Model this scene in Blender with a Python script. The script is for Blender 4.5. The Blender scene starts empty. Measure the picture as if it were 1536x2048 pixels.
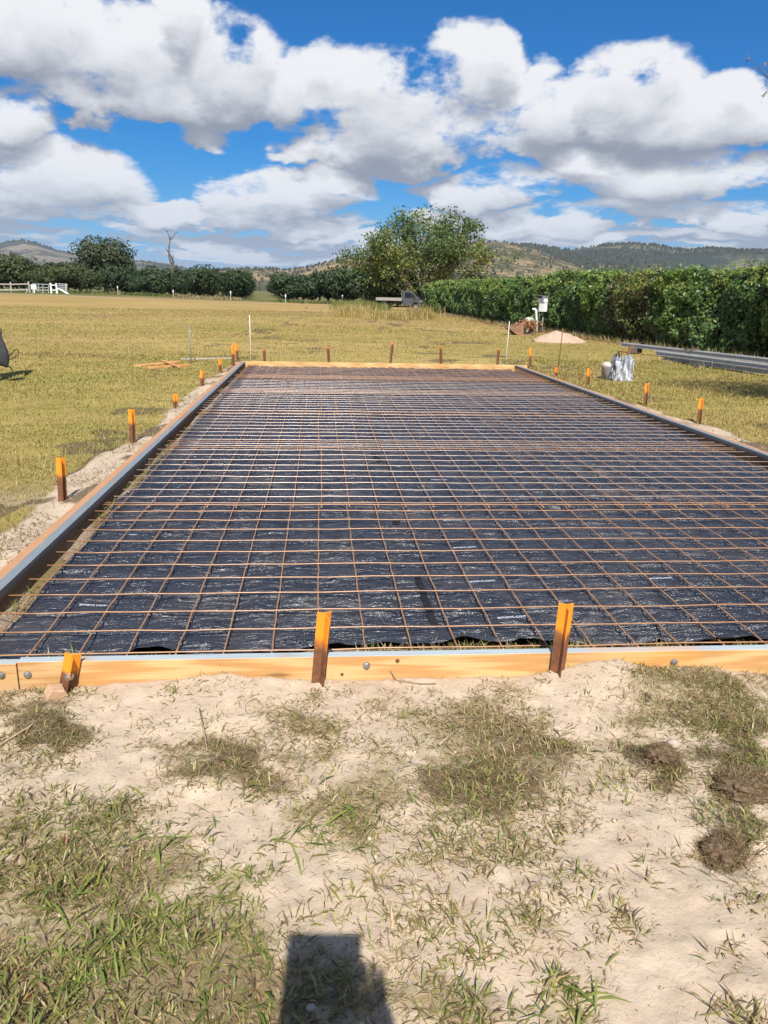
import bpy, bmesh, math, random
import numpy as np
from mathutils import Vector, Matrix

random.seed(7)
RNG = np.random.default_rng(11)
R_ = math.radians
SC = bpy.context.scene
COL = SC.collection

# ------------------------------------------------------------------ camera
FOC, CX, CY, CAMZ = 1538.0, 768.0, 1024.0, 1.53
def _n(v):
    v = np.asarray(v, float); return v / np.linalg.norm(v)
_fw = _n((640 - CX, -(583 - CY), -FOC)); _d2 = np.array((1640 - CX, -(604.8 - CY), -FOC))
_up = _n(np.cross(_d2, _fw)); _up = _up if _up[1] > 0 else -_up
_rt = _n(np.cross(_fw, _up))
ROT = np.array((_rt, _fw, _up))                 # camera axes -> world axes
CAM = np.array((0.0, 0.0, CAMZ))
cam_data = bpy.data.cameras.new('camera'); cam = bpy.data.objects.new('camera', cam_data); COL.objects.link(cam)
cam_data.sensor_fit = 'VERTICAL'; cam_data.sensor_height = 36.0; cam_data.lens = FOC * 36.0 / 2048.0
cam_data.clip_start = 0.02; cam_data.clip_end = 30000.0
_m = Matrix([[*ROT[i], CAM[i]] for i in range(3)] + [[0, 0, 0, 1]])
cam.matrix_world = _m
SC.camera = cam

SUN_EL, SUN_AZ = R_(45), R_(2.5)                # shadows fall along +Y, a little towards +X
SUN_STRENGTH, SKY_STRENGTH, EXPOSURE = 4.9, 0.066, 0.6
SC.view_settings.view_transform = 'Standard'
SC.view_settings.look = 'None'
SC.view_settings.exposure = EXPOSURE
SC.view_settings.gamma = 1.0
SC.view_settings.use_curve_mapping = False
SC.render.engine = 'CYCLES'
SC.cycles.max_bounces = 6
SC.cycles.diffuse_bounces = 2
SC.cycles.glossy_bounces = 2
SC.cycles.transmission_bounces = 3
SC.cycles.transparent_max_bounces = 4
SC.cycles.volume_bounces = 0
SC.cycles.use_denoising = True

def G(px, py, z=0.0):
    """world point at height z seen at a pixel of the 1536 x 2048 photograph"""
    v = ROT @ np.array((px - CX, -(py - CY), -FOC)); t = (z - CAMZ) / v[2]
    return CAM + t * v
def AX(px, Y):
    """X of the column px at the distance Y, on the horizon"""
    py = 583 + 0.0218 * (px - 640)
    v = ROT @ np.array((px - CX, -(py - CY), -FOC)); return v[0] * Y / v[1]
def ZAT(px, py, Y):
    v = ROT @ np.array((px - CX, -(py - CY), -FOC)); return CAMZ + v[2] * Y / v[1], v[0] * Y / v[1]
def PX(x, y, z):
    """pixel of world points (arrays)"""
    p = np.stack([np.asarray(x) - CAM[0], np.asarray(y) - CAM[1], np.asarray(z) - CAM[2]], -1) @ ROT
    w = np.maximum(-p[..., 2], 1e-3)
    return CX + FOC * p[..., 0] / w, CY - FOC * p[..., 1] / w

# ------------------------------------------------------------------ node helpers
class V:
    """a float socket with arithmetic"""
    def __init__(s, t, k): s.t, s.k = t, k
    def op(s, o, *a, clamp=False):
        n = s.t.nodes.new('ShaderNodeMath'); n.operation = o; n.use_clamp = clamp
        for i, q in enumerate((s,) + a):
            if isinstance(q, V): s.t.links.new(q.k, n.inputs[i])
            else: n.inputs[i].default_value = q
        return V(s.t, n.outputs[0])
    def __add__(s, o): return s.op('ADD', o)
    def __radd__(s, o): return s.op('ADD', o)
    def __sub__(s, o): return s.op('SUBTRACT', o)
    def __rsub__(s, o): return (s * -1.0) + o
    def __mul__(s, o): return s.op('MULTIPLY', o)
    def __rmul__(s, o): return s.op('MULTIPLY', o)
    def __truediv__(s, o): return s.op('DIVIDE', o)
    def max(s, o): return s.op('MAXIMUM', o)
    def min(s, o): return s.op('MINIMUM', o)
    def sat(s): return s.op('ADD', 0.0, clamp=True)
    def smooth(s, a, b):
        n = s.t.nodes.new('ShaderNodeMapRange'); n.interpolation_type = 'SMOOTHSTEP'
        s.t.links.new(s.k, n.inputs['Value']); n.inputs['From Min'].default_value = a; n.inputs['From Max'].default_value = b
        return V(s.t, n.outputs[0])
def comb(t, x, y, z):
    n = t.nodes.new('ShaderNodeCombineXYZ')
    for i, q in enumerate((x, y, z)):
        if isinstance(q, V): t.links.new(q.k, n.inputs[i])
        else: n.inputs[i].default_value = q
    return n.outputs[0]
def noise(t, vec, scale=5.0, detail=4.0, rough=0.55, dist=0.0, color=False):
    n = t.nodes.new('ShaderNodeTexNoise'); n.inputs['Scale'].default_value = scale
    n.inputs['Detail'].default_value = detail; n.inputs['Roughness'].default_value = rough; n.inputs['Distortion'].default_value = dist
    if vec is not None: t.links.new(vec, n.inputs['Vector'])
    return V(t, n.outputs['Fac']) if not color else n.outputs['Color']
def mixc(t, f, a, b):
    n = t.nodes.new('ShaderNodeMix'); n.data_type = 'RGBA'
    for i, q in ((0, f), (6, a), (7, b)):
        if isinstance(q, V): t.links.new(q.k, n.inputs[i])
        elif isinstance(q, bpy.types.NodeSocket): t.links.new(q, n.inputs[i])
        elif isinstance(q, (int, float)): n.inputs[i].default_value = q
        else: n.inputs[i].default_value = (*q, 1.0)
    return n.outputs[2]
def mulc(t, c, f):
    n = t.nodes.new('ShaderNodeVectorMath'); n.operation = 'SCALE'
    t.links.new(c, n.inputs[0])
    if isinstance(f, V): t.links.new(f.k, n.inputs['Scale'])
    else: n.inputs['Scale'].default_value = f
    return n.outputs[0]
def tcoord(t, which='Object'):
    return t.nodes.new('ShaderNodeTexCoord').outputs[which]
def mapping(t, vec, scale=(1, 1, 1), loc=(0, 0, 0), rot=(0, 0, 0)):
    n = t.nodes.new('ShaderNodeMapping'); t.links.new(vec, n.inputs[0])
    n.inputs['Scale'].default_value = scale; n.inputs['Location'].default_value = loc; n.inputs['Rotation'].default_value = rot
    return n.outputs[0]
def sep(t, vec):
    n = t.nodes.new('ShaderNodeSeparateXYZ'); t.links.new(vec, n.inputs[0])
    return [V(t, n.outputs[i]) for i in range(3)]
def new_mat(name):
    m = bpy.data.materials.new(name); m.use_nodes = True
    t = m.node_tree; b = t.nodes['Principled BSDF']
    return m, t, b
def bump(t, b, h, strength=0.3, dist=0.01):
    n = t.nodes.new('ShaderNodeBump'); n.inputs['Strength'].default_value = strength; n.inputs['Distance'].default_value = dist
    t.links.new(h.k if isinstance(h, V) else h, n.inputs['Height']); t.links.new(n.outputs[0], b.inputs['Normal'])
def simple(name, c1, c2=None, scale=8, rough=0.7, metal=0.0, bumps=0.0, stretch=(1, 1, 1), spec=0.5, detail=5):
    m, t, b = new_mat(name)
    b.inputs['Roughness'].default_value = rough; b.inputs['Metallic'].default_value = metal
    b.inputs['Specular IOR Level'].default_value = spec
    vec = mapping(t, tcoord(t), stretch)
    nz = noise(t, vec, scale, detail, 0.6)
    t.links.new(mixc(t, nz.smooth(0.3, 0.7), c1, c2 or tuple(q * 0.7 for q in c1)), b.inputs['Base Color'])
    if bumps: bump(t, b, nz, bumps, 0.01)
    return m
def leafmat(name, attr='col', trans=0.3, rough=0.5, spec=0.3):
    m, t, b = new_mat(name)
    a = t.nodes.new('ShaderNodeAttribute'); a.attribute_name = attr
    t.links.new(a.outputs['Color'], b.inputs['Base Color'])
    b.inputs['Roughness'].default_value = rough; b.inputs['Specular IOR Level'].default_value = spec
    if trans > 0:
        tr = t.nodes.new('ShaderNodeBsdfTranslucent'); t.links.new(mulc(t, a.outputs['Color'], 1.3), tr.inputs[0])
        mx = t.nodes.new('ShaderNodeMixShader'); mx.inputs[0].default_value = trans
        t.links.new(b.outputs[0], mx.inputs[1]); t.links.new(tr.outputs[0], mx.inputs[2])
        t.links.new(mx.outputs[0], t.nodes['Material Output'].inputs[0])
    return m

# ------------------------------------------------------------------ sky
# fair-weather cumulus: (azimuth, elevation) masses seen ahead, broken cloud everywhere else
CLOUDS = [  # photograph px: centre x, y, half width, half height, weight
    (80, 70, 190, 95, 1.0), (240, 130, 220, 110, 1.0), (330, 190, 230, 80, 1.0), (450, 150, 130, 110, 1.0), (375, 50, 60, 85, 0.9), (400, 270, 60, 50, 0.5),
    (150, 190, 120, 60, 0.8), (15, 240, 90, 62, 0.9), (100, 365, 190, 85, 1.0), (600, 200, 110, 90, 0.9),
    (930, 170, 135, 115, 1.0), (1000, 130, 60, 75, 0.9), (760, 220, 210, 105, 1.0), (860, 280, 320, 75, 1.0), (1080, 240, 125, 75, 1.0), (640, 150, 60, 60, 0.7),
    (1270, 195, 140, 95, 1.0), (1390, 245, 190, 85, 1.0), (1475, 190, 45, 55, 0.8), (1190, 160, 50, 30, 0.55), (1090, 150, 40, 35, 0.5),
    (560, 400, 200, 62, 1.0), (680, 375, 80, 55, 1.0), (1010, 385, 190, 55, 0.9), (1200, 330, 130, 55, 0.9), (1330, 370, 230, 65, 1.0), (1500, 360, 60, 50, 0.8),
    (150, 432, 150, 22, .8), (330, 425, 110, 25, .8), (490, 440, 120, 24, .8), (250, 470, 120, 16, .8), (620, 452, 140, 20, .8), (70, 482, 90, 14, .8), (430, 490, 150, 14, .8), (690, 482, 150, 14, .8), (560, 516, 200, 10, .8),
    (900, 440, 160, 25, .8), (1100, 445, 180, 25, .85), (1300, 432, 180, 28, .85), (1480, 440, 100, 25, .8), (1160, 476, 150, 15, .8), (1350, 470, 160, 14, .8), (1450, 495, 120, 10, .8), (300, 512, 180, 10, .8), (100, 516, 100, 8, .7),
]
world = bpy.data.worlds.new('World'); SC.world = world; world.cycles.sampling_method = 'MANUAL'; world.cycles.sample_map_resolution = 256; world.use_nodes = True
def build_sky():
    t = world.node_tree; bg = t.nodes['Background']
    sky = t.nodes.new('ShaderNodeTexSky'); sky.sky_type = 'NISHITA'; sky.sun_disc = False
    sky.sun_elevation = SUN_EL; sky.sun_rotation = R_(180) + SUN_AZ
    sky.altitude = 100; sky.air_density = 1.0; sky.dust_density = 0.25; sky.ozone_density = 3.0
    d = tcoord(t, 'Generated'); dx, dy, dz = sep(t, d)
    hyp = (dx * dx + dy * dy).op('SQRT')
    u = dx.op('ARCTAN2', dy); v = dz.op('ARCTAN2', hyp)
    def dens(v, second):
        # noise in (azimuth, elevation) with a wobble, scale shrinking towards the horizon
        vs = v.max(0.0) + 0.10
        lv = vs.op('LOGARITHM', math.e)
        vec = comb(t, u * 3.2, lv * 1.35, 0.0)
        big = noise(t, vec, 2.2, 7.0, 0.56, 0.0)
        w = noise(t, comb(t, u * 9.0, lv * 5.2, 3.3), 1.0, 5.0, 0.6); w2 = noise(t, comb(t, u * 30.0, lv * 17.0, 7.7), 1.0, 4.0, 0.62)
        uw = u + (w - 0.5) * 0.075
        vw = v + (big - 0.5) * 0.10 + (w - 0.5) * 0.03
        acc = None
        for (cx, cy, rx, ry, wt) in CLOUDS:
            q = _n(ROT @ np.array((cx - CX, -(cy - CY), -FOC)))
            uc, vc = math.atan2(q[0], q[1]), math.asin(q[2])
            a, b = rx * .98 / FOC, ry * .98 / FOC
            ex = (uw - uc) * (1 / a); ev = (vw - vc) * (1 / b)
            ev = ev.max(ev * -1.35)
            bl = (ex * ex + ev * ev) * -wt + wt
            acc = bl if acc is None else acc.max(bl)
        blob = acc.max(-0.6)
        # broken cumulus deck seen in perspective: fills the low sky and everything outside the view
        den = v.max(0.0) + 0.035
        deck = noise(t, comb(t, dx / den * 0.8, dy / den * 0.42, 1.7), 1.6, 6.0, 0.62, 0.2)
        low = v.smooth(0.17, 0.06)
        out = (v.smooth(0.36, 0.5)).max((u * u).smooth(0.35, 0.6))
        dk = (deck - 0.5) * 3.4 + 0.10 + low * 0.22
        dk = dk - (1.0 - low.max(out)) * 1.2
        return blob.max(dk).min(0.50) + (big - 0.5) * 1.75 + (w - 0.5) * 1.45 + (w2 - 0.5) * 0.70, blob
    D0, b0 = dens(v, False); D1, b1 = dens(v + 0.026, True)
    alpha = D0.smooth(0.05, 0.42)
    thick = D0.smooth(0.15, 1.3)
    lit = ((D0 - D1) * 0.62 + (b0 - b1) * 0.80 + 0.63 - thick * 0.34).sat()
    warm = mixc(t, lit.smooth(0.0, 1.0), (0.19, 0.21, 0.26), (0.60, 0.605, 0.62))
    # distant cloud near the horizon takes on some of the sky
    skyc = mulc(t, sky.outputs[0], SKY_STRENGTH)
    hs = t.nodes.new('ShaderNodeHueSaturation'); hs.inputs['Saturation'].default_value = 1.18; hs.inputs['Value'].default_value = 1.0
    tn = t.nodes.new('ShaderNodeVectorMath'); tn.operation = 'MULTIPLY'; tn.inputs[1].default_value = (.37, .675, 1.0)
    t.links.new(mixc(t, v.smooth(0.12, 0.0) * 0.85, skyc, (.50, .50, .53)), tn.inputs[0]); t.links.new(tn.outputs[0], hs.inputs['Color'])
    far = v.smooth(0.16, 0.02) * 0.35
    cl = mixc(t, far, warm, (0.27, 0.35, 0.47))
    col = mixc(t, alpha * (1.0 - v.smooth(0.02, -0.02)), hs.outputs[0], cl)
    t.links.new(col, bg.inputs[0]); bg.inputs[1].default_value = 1.0
build_sky()
sun_d = bpy.data.lights.new('sun', 'SUN'); sun_d.energy = SUN_STRENGTH; sun_d.angle = R_(0.53); sun_d.color = (1.0, 0.955, 0.88)
sun = bpy.data.objects.new('sun', sun_d); COL.objects.link(sun)
_sd = Vector((math.sin(SUN_AZ) * math.cos(SUN_EL), math.cos(SUN_AZ) * math.cos(SUN_EL), -math.sin(SUN_EL)))
sun.rotation_euler = _sd.to_track_quat('-Z', 'Y').to_euler(); sun.location = (-3, -30, 30)

# ------------------------------------------------------------------ object helpers
def tag(o, label=None, cat=None, group=None, kind=None):
    if label: o['label'] = label
    if cat: o['category'] = cat
    if group: o['group'] = group
    if kind: o['kind'] = kind
    return o
def empty(name, loc=(0, 0, 0), rz=0.0):
    o = bpy.data.objects.new(name, None); COL.objects.link(o); o.location = loc; o.rotation_euler = (0, 0, rz)
    o.empty_display_size = 0.1
    return o
def link(name, me, mat, parent=None, smooth=False):
    o = bpy.data.objects.new(name, me); COL.objects.link(o)
    if mat and not me.materials: me.materials.append(mat)
    if parent: o.parent = parent
    return o
def copy_tree(o, parent=None):
    c = o.copy(); COL.objects.link(c)
    if parent: c.parent = parent
    for ch in o.children: copy_tree(ch, c)
    return c
def np_mesh(name, verts, quads=None, tris=None, col=None, smooth=False):
    me = bpy.data.meshes.new(name); verts = np.asarray(verts, np.float32).reshape(-1, 3)
    me.vertices.add(len(verts)); me.vertices.foreach_set('co', verts.ravel())
    q = np.zeros((0, 4), np.int32) if quads is None else np.asarray(quads, np.int32)
    r = np.zeros((0, 3), np.int32) if tris is None else np.asarray(tris, np.int32)
    idx = np.concatenate([q.ravel(), r.ravel()])
    me.loops.add(len(idx)); me.loops.foreach_set('vertex_index', idx)
    st = np.concatenate([np.arange(len(q)) * 4, len(q) * 4 + np.arange(len(r)) * 3]).astype(np.int32)
    me.polygons.add(len(st)); me.polygons.foreach_set('loop_start', st)
    if smooth: me.polygons.foreach_set('use_smooth', np.ones(len(st), bool))
    me.update(calc_edges=True)
    if col is not None:
        a = me.color_attributes.new('col', 'FLOAT_COLOR', 'POINT')
        c = np.ones((len(verts), 4), np.float32); c[:, :3] = col
        a.data.foreach_set('color', c.ravel())
    return me
class MB:
    """collects shapes into one bmesh"""
    def __init__(s): s.b = bmesh.new()
    def box(s, x0, x1, y0, y1, z0, z1, bev=0.0):
        g = bmesh.ops.create_cube(s.b, size=1.0)['verts']
        bmesh.ops.scale(s.b, vec=(x1 - x0, y1 - y0, z1 - z0), verts=g)
        bmesh.ops.translate(s.b, vec=((x0 + x1) / 2, (y0 + y1) / 2, (z0 + z1) / 2), verts=g)
        if bev:
            e = {e for v in g for e in v.link_edges}
            bmesh.ops.bevel(s.b, geom=list(e), offset=bev, segments=2, affect='EDGES', profile=0.6)
        return s
    def prism(s, prof, w0, w1, axis='y', bev=0.0):
        def P(a, b, w):
            return (a, w, b) if axis == 'y' else ((w, a, b) if axis == 'x' else (a, b, w))
        lo = [s.b.verts.new(P(a, b, w0)) for a, b in prof]; hi = [s.b.verts.new(P(a, b, w1)) for a, b in prof]
        n = len(prof); fs = [s.b.faces.new(lo), s.b.faces.new(hi[::-1])]
        for i in range(n): fs.append(s.b.faces.new((lo[i], lo[(i + 1) % n], hi[(i + 1) % n], hi[i])))
        bmesh.ops.recalc_face_normals(s.b, faces=fs)
        if bev:
            e = {e for f in fs for e in f.edges}
            bmesh.ops.bevel(s.b, geom=list(e), offset=bev, segments=2, affect='EDGES', profile=0.6)
        return s
    def tube(s, pts, rad, n=6, cap=True):
        pts = [Vector(p) for p in pts]; rs = rad if hasattr(rad, '__len__') else [rad] * len(pts)
        rings = []; prev = None
        for i, p in enumerate(pts):
            d = (pts[min(i + 1, len(pts) - 1)] - pts[max(i - 1, 0)]).normalized()
            if prev is None:
                a = Vector((0, 0, 1)) if abs(d.z) < 0.9 else Vector((1, 0, 0)); x = d.cross(a).normalized()
            else:
                x = (prev - d * prev.dot(d)).normalized()
            prev = x; y = d.cross(x)
            rings.append([s.b.verts.new(p + (x * math.cos(2 * math.pi * k / n) + y * math.sin(2 * math.pi * k / n)) * rs[i]) for k in range(n)])
        for a, b in zip(rings, rings[1:]):
            for k in range(n): s.b.faces.new((a[k], a[(k + 1) % n], b[(k + 1) % n], b[k]))
        if cap and n > 2: s.b.faces.new(rings[0][::-1]); s.b.faces.new(rings[-1])
        return s
    def lathe(s, prof, n=16, axis='z', c=(0, 0, 0)):
        rings = []
        for r, h in prof:
            ring = []
            for k in range(n):
                a = 2 * math.pi * k / n; q = (r * math.cos(a), r * math.sin(a), h)
                if axis == 'y': q = (q[0], q[2], q[1])
                if axis == 'x': q = (q[2], q[0], q[1])
                ring.append(s.b.verts.new((q[0] + c[0], q[1] + c[1], q[2] + c[2])))
            rings.append(ring)
        fs = []
        for a, b in zip(rings, rings[1:]):
            for k in range(n): fs.append(s.b.faces.new((a[k], a[(k + 1) % n], b[(k + 1) % n], b[k])))
        fs.append(s.b.faces.new(rings[0][::-1])); fs.append(s.b.faces.new(rings[-1]))
        bmesh.ops.recalc_face_normals(s.b, faces=fs)
        return s
    def ball(s, c, r, sub=2, jit=0.0):
        g = bmesh.ops.create_icosphere(s.b, subdivisions=sub, radius=1.0)['verts']
        for v in g:
            k = 1 + random.uniform(-jit, jit)
            v.co = Vector((v.co.x * r[0] * k + c[0], v.co.y * r[1] * k + c[1], v.co.z * r[2] * k + c[2]))
        return s
    def mesh(s, name, smooth=False):
        me = bpy.data.meshes.new(name); s.b.to_mesh(me); s.b.free()
        if smooth:
            for p in me.polygons: p.use_smooth = True
        return me
    def build(s, name, mat, parent=None, smooth=False):
        return link(name, s.mesh(name, smooth), mat, parent)

# ------------------------------------------------------------------ numpy noise
def _h(ix, iy, seed):
    n = (ix.astype(np.int64) * 374761393 + iy.astype(np.int64) * 668265263 + seed * 1442695041) & 0xffffffff
    n = ((n ^ (n >> 13)) * 1274126177) & 0xffffffff
    return ((n ^ (n >> 16)) & 0xffff) / 65535.0
def vn(x, y, seed=0):
    x = np.asarray(x, float); y = np.asarray(y, float)
    ix, iy = np.floor(x), np.floor(y); fx, fy = x - ix, y - iy
    fx = fx * fx * (3 - 2 * fx); fy = fy * fy * (3 - 2 * fy)
    a, b, c, d = _h(ix, iy, seed), _h(ix + 1, iy, seed), _h(ix, iy + 1, seed), _h(ix + 1, iy + 1, seed)
    return (a + (b - a) * fx) * (1 - fy) + (c + (d - c) * fx) * fy
def fbm(x, y, seed=0, oct=4, gain=0.5):
    s, a, tot = 0.0, 1.0, 0.0
    for i in range(oct):
        s = s + a * vn(x * 2 ** i + 17.3 * i, y * 2 ** i - 9.1 * i, seed + i); tot += a; a *= gain
    return s / tot
def ss(t):
    t = np.clip(t, 0, 1); return t * t * (3 - 2 * t)

# ------------------------------------------------------------------ ground
X0, X1, Y0, Y1 = -1.59, 4.42, 2.805, 16.27           # formwork: outer faces
def xr(y): return 4.45 - (np.asarray(y) - 2.85) * 0.0155   # the right board runs slightly inwards
GRASSY = [  # foreground turf in photograph px: cx, cy, rx, ry, strength
    (80, 1440, 110, 50, .9), (20, 1480, 60, 60, .6), (430, 1540, 130, 60, .95), (330, 1490, 60, 40, .6), (620, 1470, 90, 45, .85), (540, 1440, 60, 40, .6),
    (380, 1410, 70, 25, .5), (200, 1400, 60, 20, .45),
    (690, 1620, 110, 70, .9), (760, 1560, 70, 50, .7), (950, 1470, 150, 75, .85), (1050, 1520, 110, 70, .9), (920, 1590, 130, 70, 1.), (1010, 1400, 50, 30, .6),
    (800, 1430, 50, 30, .5), (640, 1700, 90, 50, .6), (1000, 1700, 130, 60, .65), (870, 1690, 80, 50, .5), (1400, 1425, 170, 70, 1.), (1260, 1440, 80, 35, .6), (1500, 1480, 80, 80, 1.), (1470, 1580, 90, 70, .9),
    (1230, 1530, 90, 60, .7), (1160, 1610, 60, 50, .6), (1310, 1530, 45, 35, .8), (1450, 1690, 60, 60, .7), (1530, 1800, 60, 70, .6),
    (1330, 1710, 60, 35, .55), (1190, 1790, 50, 40, .5), (1080, 1850, 80, 60, .55), (1250, 1840, 70, 50, .5), (870, 1880, 120, 60, .55), (780, 1790, 110, 50, .45),
    (880, 2000, 130, 70, .9), (650, 1960, 140, 110, .85), (1130, 2020, 70, 60, .7), (1520, 2040, 80, 40, .8), (560, 1920, 60, 60, .6),
    (230, 1640, 130, 50, .8), (60, 1560, 80, 60, .6), (50, 1650, 120, 60, .8), (120, 1760, 220, 110, 1.), (300, 1900, 280, 130, 1.), (150, 1950, 320, 160, 1.), (450, 2000, 200, 130, 1.), (330, 1730, 120, 60, .9), (470, 1800, 110, 60, .75), (250, 2080, 500, 120, 1.)]
DARKSOIL = [(90, 1450, 90, 40, .8), (440, 1550, 110, 45, .8), (1480, 1560, 90, 60, 1.), (1520, 1480, 70, 30, .8), (1310, 1530, 45, 30, .9), (1445, 1690, 55, 55, 1.), (930, 1585, 130, 55, .9),
            (1060, 1500, 110, 50, .7), (1170, 1620, 45, 45, .5), (1130, 1930, 60, 25, .3), (400, 1990, 260, 120, .55), (60, 2000, 150, 80, .6)]
CLODS = [(90, 1445, .16, .035), (430, 1545, .2, .03), (1500, 1545, .2, .035), (1310, 1525, .08, .03), (1455, 1680, .10, .03), (950, 1560, .2, .02), (1415, 1400, .25, .02), (620, 1470, .12, .02), (1240, 1335, .3, .0)]
def ell(px, py, lst, soft=0.7):
    m = np.zeros_like(px)
    for cx, cy, rx, ry, s in lst:
        r = np.sqrt(((px - cx) / rx) ** 2 + ((py - cy) / ry) ** 2)
        m = np.maximum(m, s * ss((1 + soft - r) / (2 * soft)))
    return m
_MX = np.array((-3, -1.45, -1.1, -.75, -.35, -.05, .45, .85, 1.15, 1.5, 1.75, 2.1, 4))
_MZ = np.array((.0, .0, .005, .035, .05, .02, .035, .045, .085, .06, .02, .0, 0))
CL3 = [(*G(cx, cy)[:2], r, h) for cx, cy, r, h in CLODS]
HOLE = G(1432, 1700)
def gz(x, y):
    x = np.asarray(x, float); y = np.asarray(y, float)
    z = 0.6 * ss((y - 60) / 60) * ss((5 - x) / 50)
    fg = ss((y + 1.0) / 0.5) * (1 - ss((y - 2.79) / 0.05)) * (1 - ss((np.abs(x) - 3.2) / 1.0))
    mo = np.interp(x, _MX, _MZ) * np.exp(-((2.805 - y) / 0.30) ** 2) * (0.75 + 0.5 * vn(x * 5, y * 5, 5))
    lump = (fbm(x * 3.0, y * 3.0, 21, 4) - 0.5) * 0.030 + (fbm(x * 14, y * 14, 8, 3) - 0.5) * 0.016 + (np.maximum(vn(x * 30, y * 30, 9), 0.62) - 0.62) * 0.025
    cl = 0
    for cx, cy, r, h in CL3:
        q = np.exp(-(((x - cx) / r) ** 2 + ((y - cy) / (r * 0.8)) ** 2) * 1.3)
        cl = cl + h * q * (0.5 + 1.0 * vn(x * 22, y * 22, 31))
    hole = -0.045 * np.exp(-(((x - HOLE[0]) / .075) ** 2 + ((y - HOLE[1]) / .06) ** 2))
    z = z + fg * (mo + lump + cl + hole)
    inside = ss((x - X0 - .06) / .1) * ss((xr(y) - .06 - x) / .1) * ss((y - Y0 - .1) / .06) * ss((Y1 - y) / .06)
    z = z - 0.035 * inside + .05 * (x > X0 + .03) * (x < xr(y) - .03) * (y > Y0 + .015) * (1 - ss((y - 3.03) / .20)) * (.6 + .8 * vn(x * 6, y * 3, 12)) * (y < 4)
    # spoil heaped along the outside of the long boards
    sl = np.exp(-((x - (X0 - .12)) / .22) ** 2) * (x < X0 + .02) * ss((y - 2.6) / .4) * ss((17.5 - y) / .8) * (0.02 + 0.06 * vn(x * 3, y * 1.6, 3))
    sr = np.exp(-((x - (xr(y) + .12)) / .22) ** 2) * (x > xr(y) - .02) * ss((y - 2.6) / .4) * ss((17.5 - y) / .8) * (0.02 + 0.05 * vn(x * 3, y * 1.6, 4))
    side = ss((y - 2.9) / .3) * (1 - ss((y - 24) / 6)) * (1 - inside)
    z = z + sl + sr + side * ((fbm(x * 1.2, y * 1.2, 40, 3) - .5) * .06 + (fbm(x * 7, y * 7, 41, 2) - .5) * .022)
    return z
def masks(x, y):
    """turf cover, dark soil, lawn"""
    px, py = PX(x, y, np.zeros_like(x))
    wob = (fbm(x * 7, y * 7, 50, 4) - .5)
    wx, wy = px + wob * 200 + (vn(x * 30, y * 30, 51) - .5) * 40, py + (fbm(x * 7 + 9, y * 7, 52, 4) - .5) * 150
    near = (y < Y0 + .02)
    inview = (px > -60) & (px < 1600) & (py < 2150)
    g = ell(wx, wy, GRASSY); dk = ell(wx, wy, DARKSOIL)
    gen = ss((fbm(x * 2.2, y * 2.2, 77, 4) - .44) / .14)
    turf = np.where(near, np.where(inview, g, gen), 0)
    dark = np.where(near & inview, dk, 0)
    # sides: lawn, with sand along the boards
    n1 = fbm(x * 1.6, y * 1.1, 60, 4)
    dl = X0 - x; dr = x - xr(y)
    wl = np.interp(y, (3, 5, 8, 11, 14, 17.5), (.85, .6, .4, .5, .4, .25)); wr = np.interp(y, (3, 8, 11, 14, 17.5), (.9, .7, .55, .35, .2))
    sand = np.maximum(ss((wl * (0.45 + 1.1 * n1) - dl) / .18) * (dl > -.1), ss((wr * (0.4 + 1.1 * n1) - dr) / .18) * (dr > -.1))
    sand = np.maximum(sand, .8 * ss((fbm(x * .55, y * .5, 66, 4) - .62) / .07) * ss((8 - y) / 4) * (x < X0))
    sand = sand * (1 - ss((y - 17.2) / .8))
    inside = (x > X0) & (x < xr(y)) & (y > Y0) & (y < Y1)
    lawn = np.where(near, 0, np.where(inside, ss((fbm(x * 4, y * 4, 68, 3) - .42) / .1) * .7, 1 - sand))
    dark = np.where(~near & ~inside, .9 * ss((n1 - .56) / .08) * sand * (1 - sand) * 3.2 + .75 * ss((fbm(x * 1.3, y * 1.3, 61, 4) - .60) / .05) * ss((2.2 - np.minimum(np.abs(dl), np.abs(dr))) / .8), dark)
    dark = np.where(inside, .6, dark)
    return turf, np.clip(dark, 0, 1), lawn
def axis(fine, outer, ratio):
    a = [fine[0]];
    for lo, hi, st in fine[1]:
        a += list(np.arange(lo, hi, st))
    a = sorted(set(np.round(a, 4)))
    st = a[-1] - a[-2]; v = a[-1]
    while v < outer[1]: st *= ratio; v += st; a.append(v)
    st = a[1] - a[0]; v = a[0]; b = []
    while v > outer[0]: st *= ratio; v -= st; b.append(v)
    return np.array(b[::-1] + a)
gx = axis((-5.0, ((-5.0, -2.6, .10), (-2.6, 2.6, .016), (2.6, 6.0, .08))), (-9000, 9000), 1.16)
gy = axis((0.3, ((0.3, 0.9, .06), (.9, 3.0, .016), (3.0, 20, .09))), (-400, 12000), 1.13)
GXX, GYY = np.meshgrid(gx, gy)
GZZ = gz(GXX, GYY)
tu, da, la = masks(GXX.ravel(), GYY.ravel())
nx, ny = len(gx), len(gy)
ii = np.arange(nx * ny).reshape(ny, nx)
gq = np.stack([ii[:-1, :-1], ii[:-1, 1:], ii[1:, 1:], ii[1:, :-1]], -1).reshape(-1, 4)
gme = np_mesh('ground', np.stack([GXX, GYY, GZZ], -1).reshape(-1, 3), gq, col=np.stack([tu, da, la], -1), smooth=True)
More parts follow.
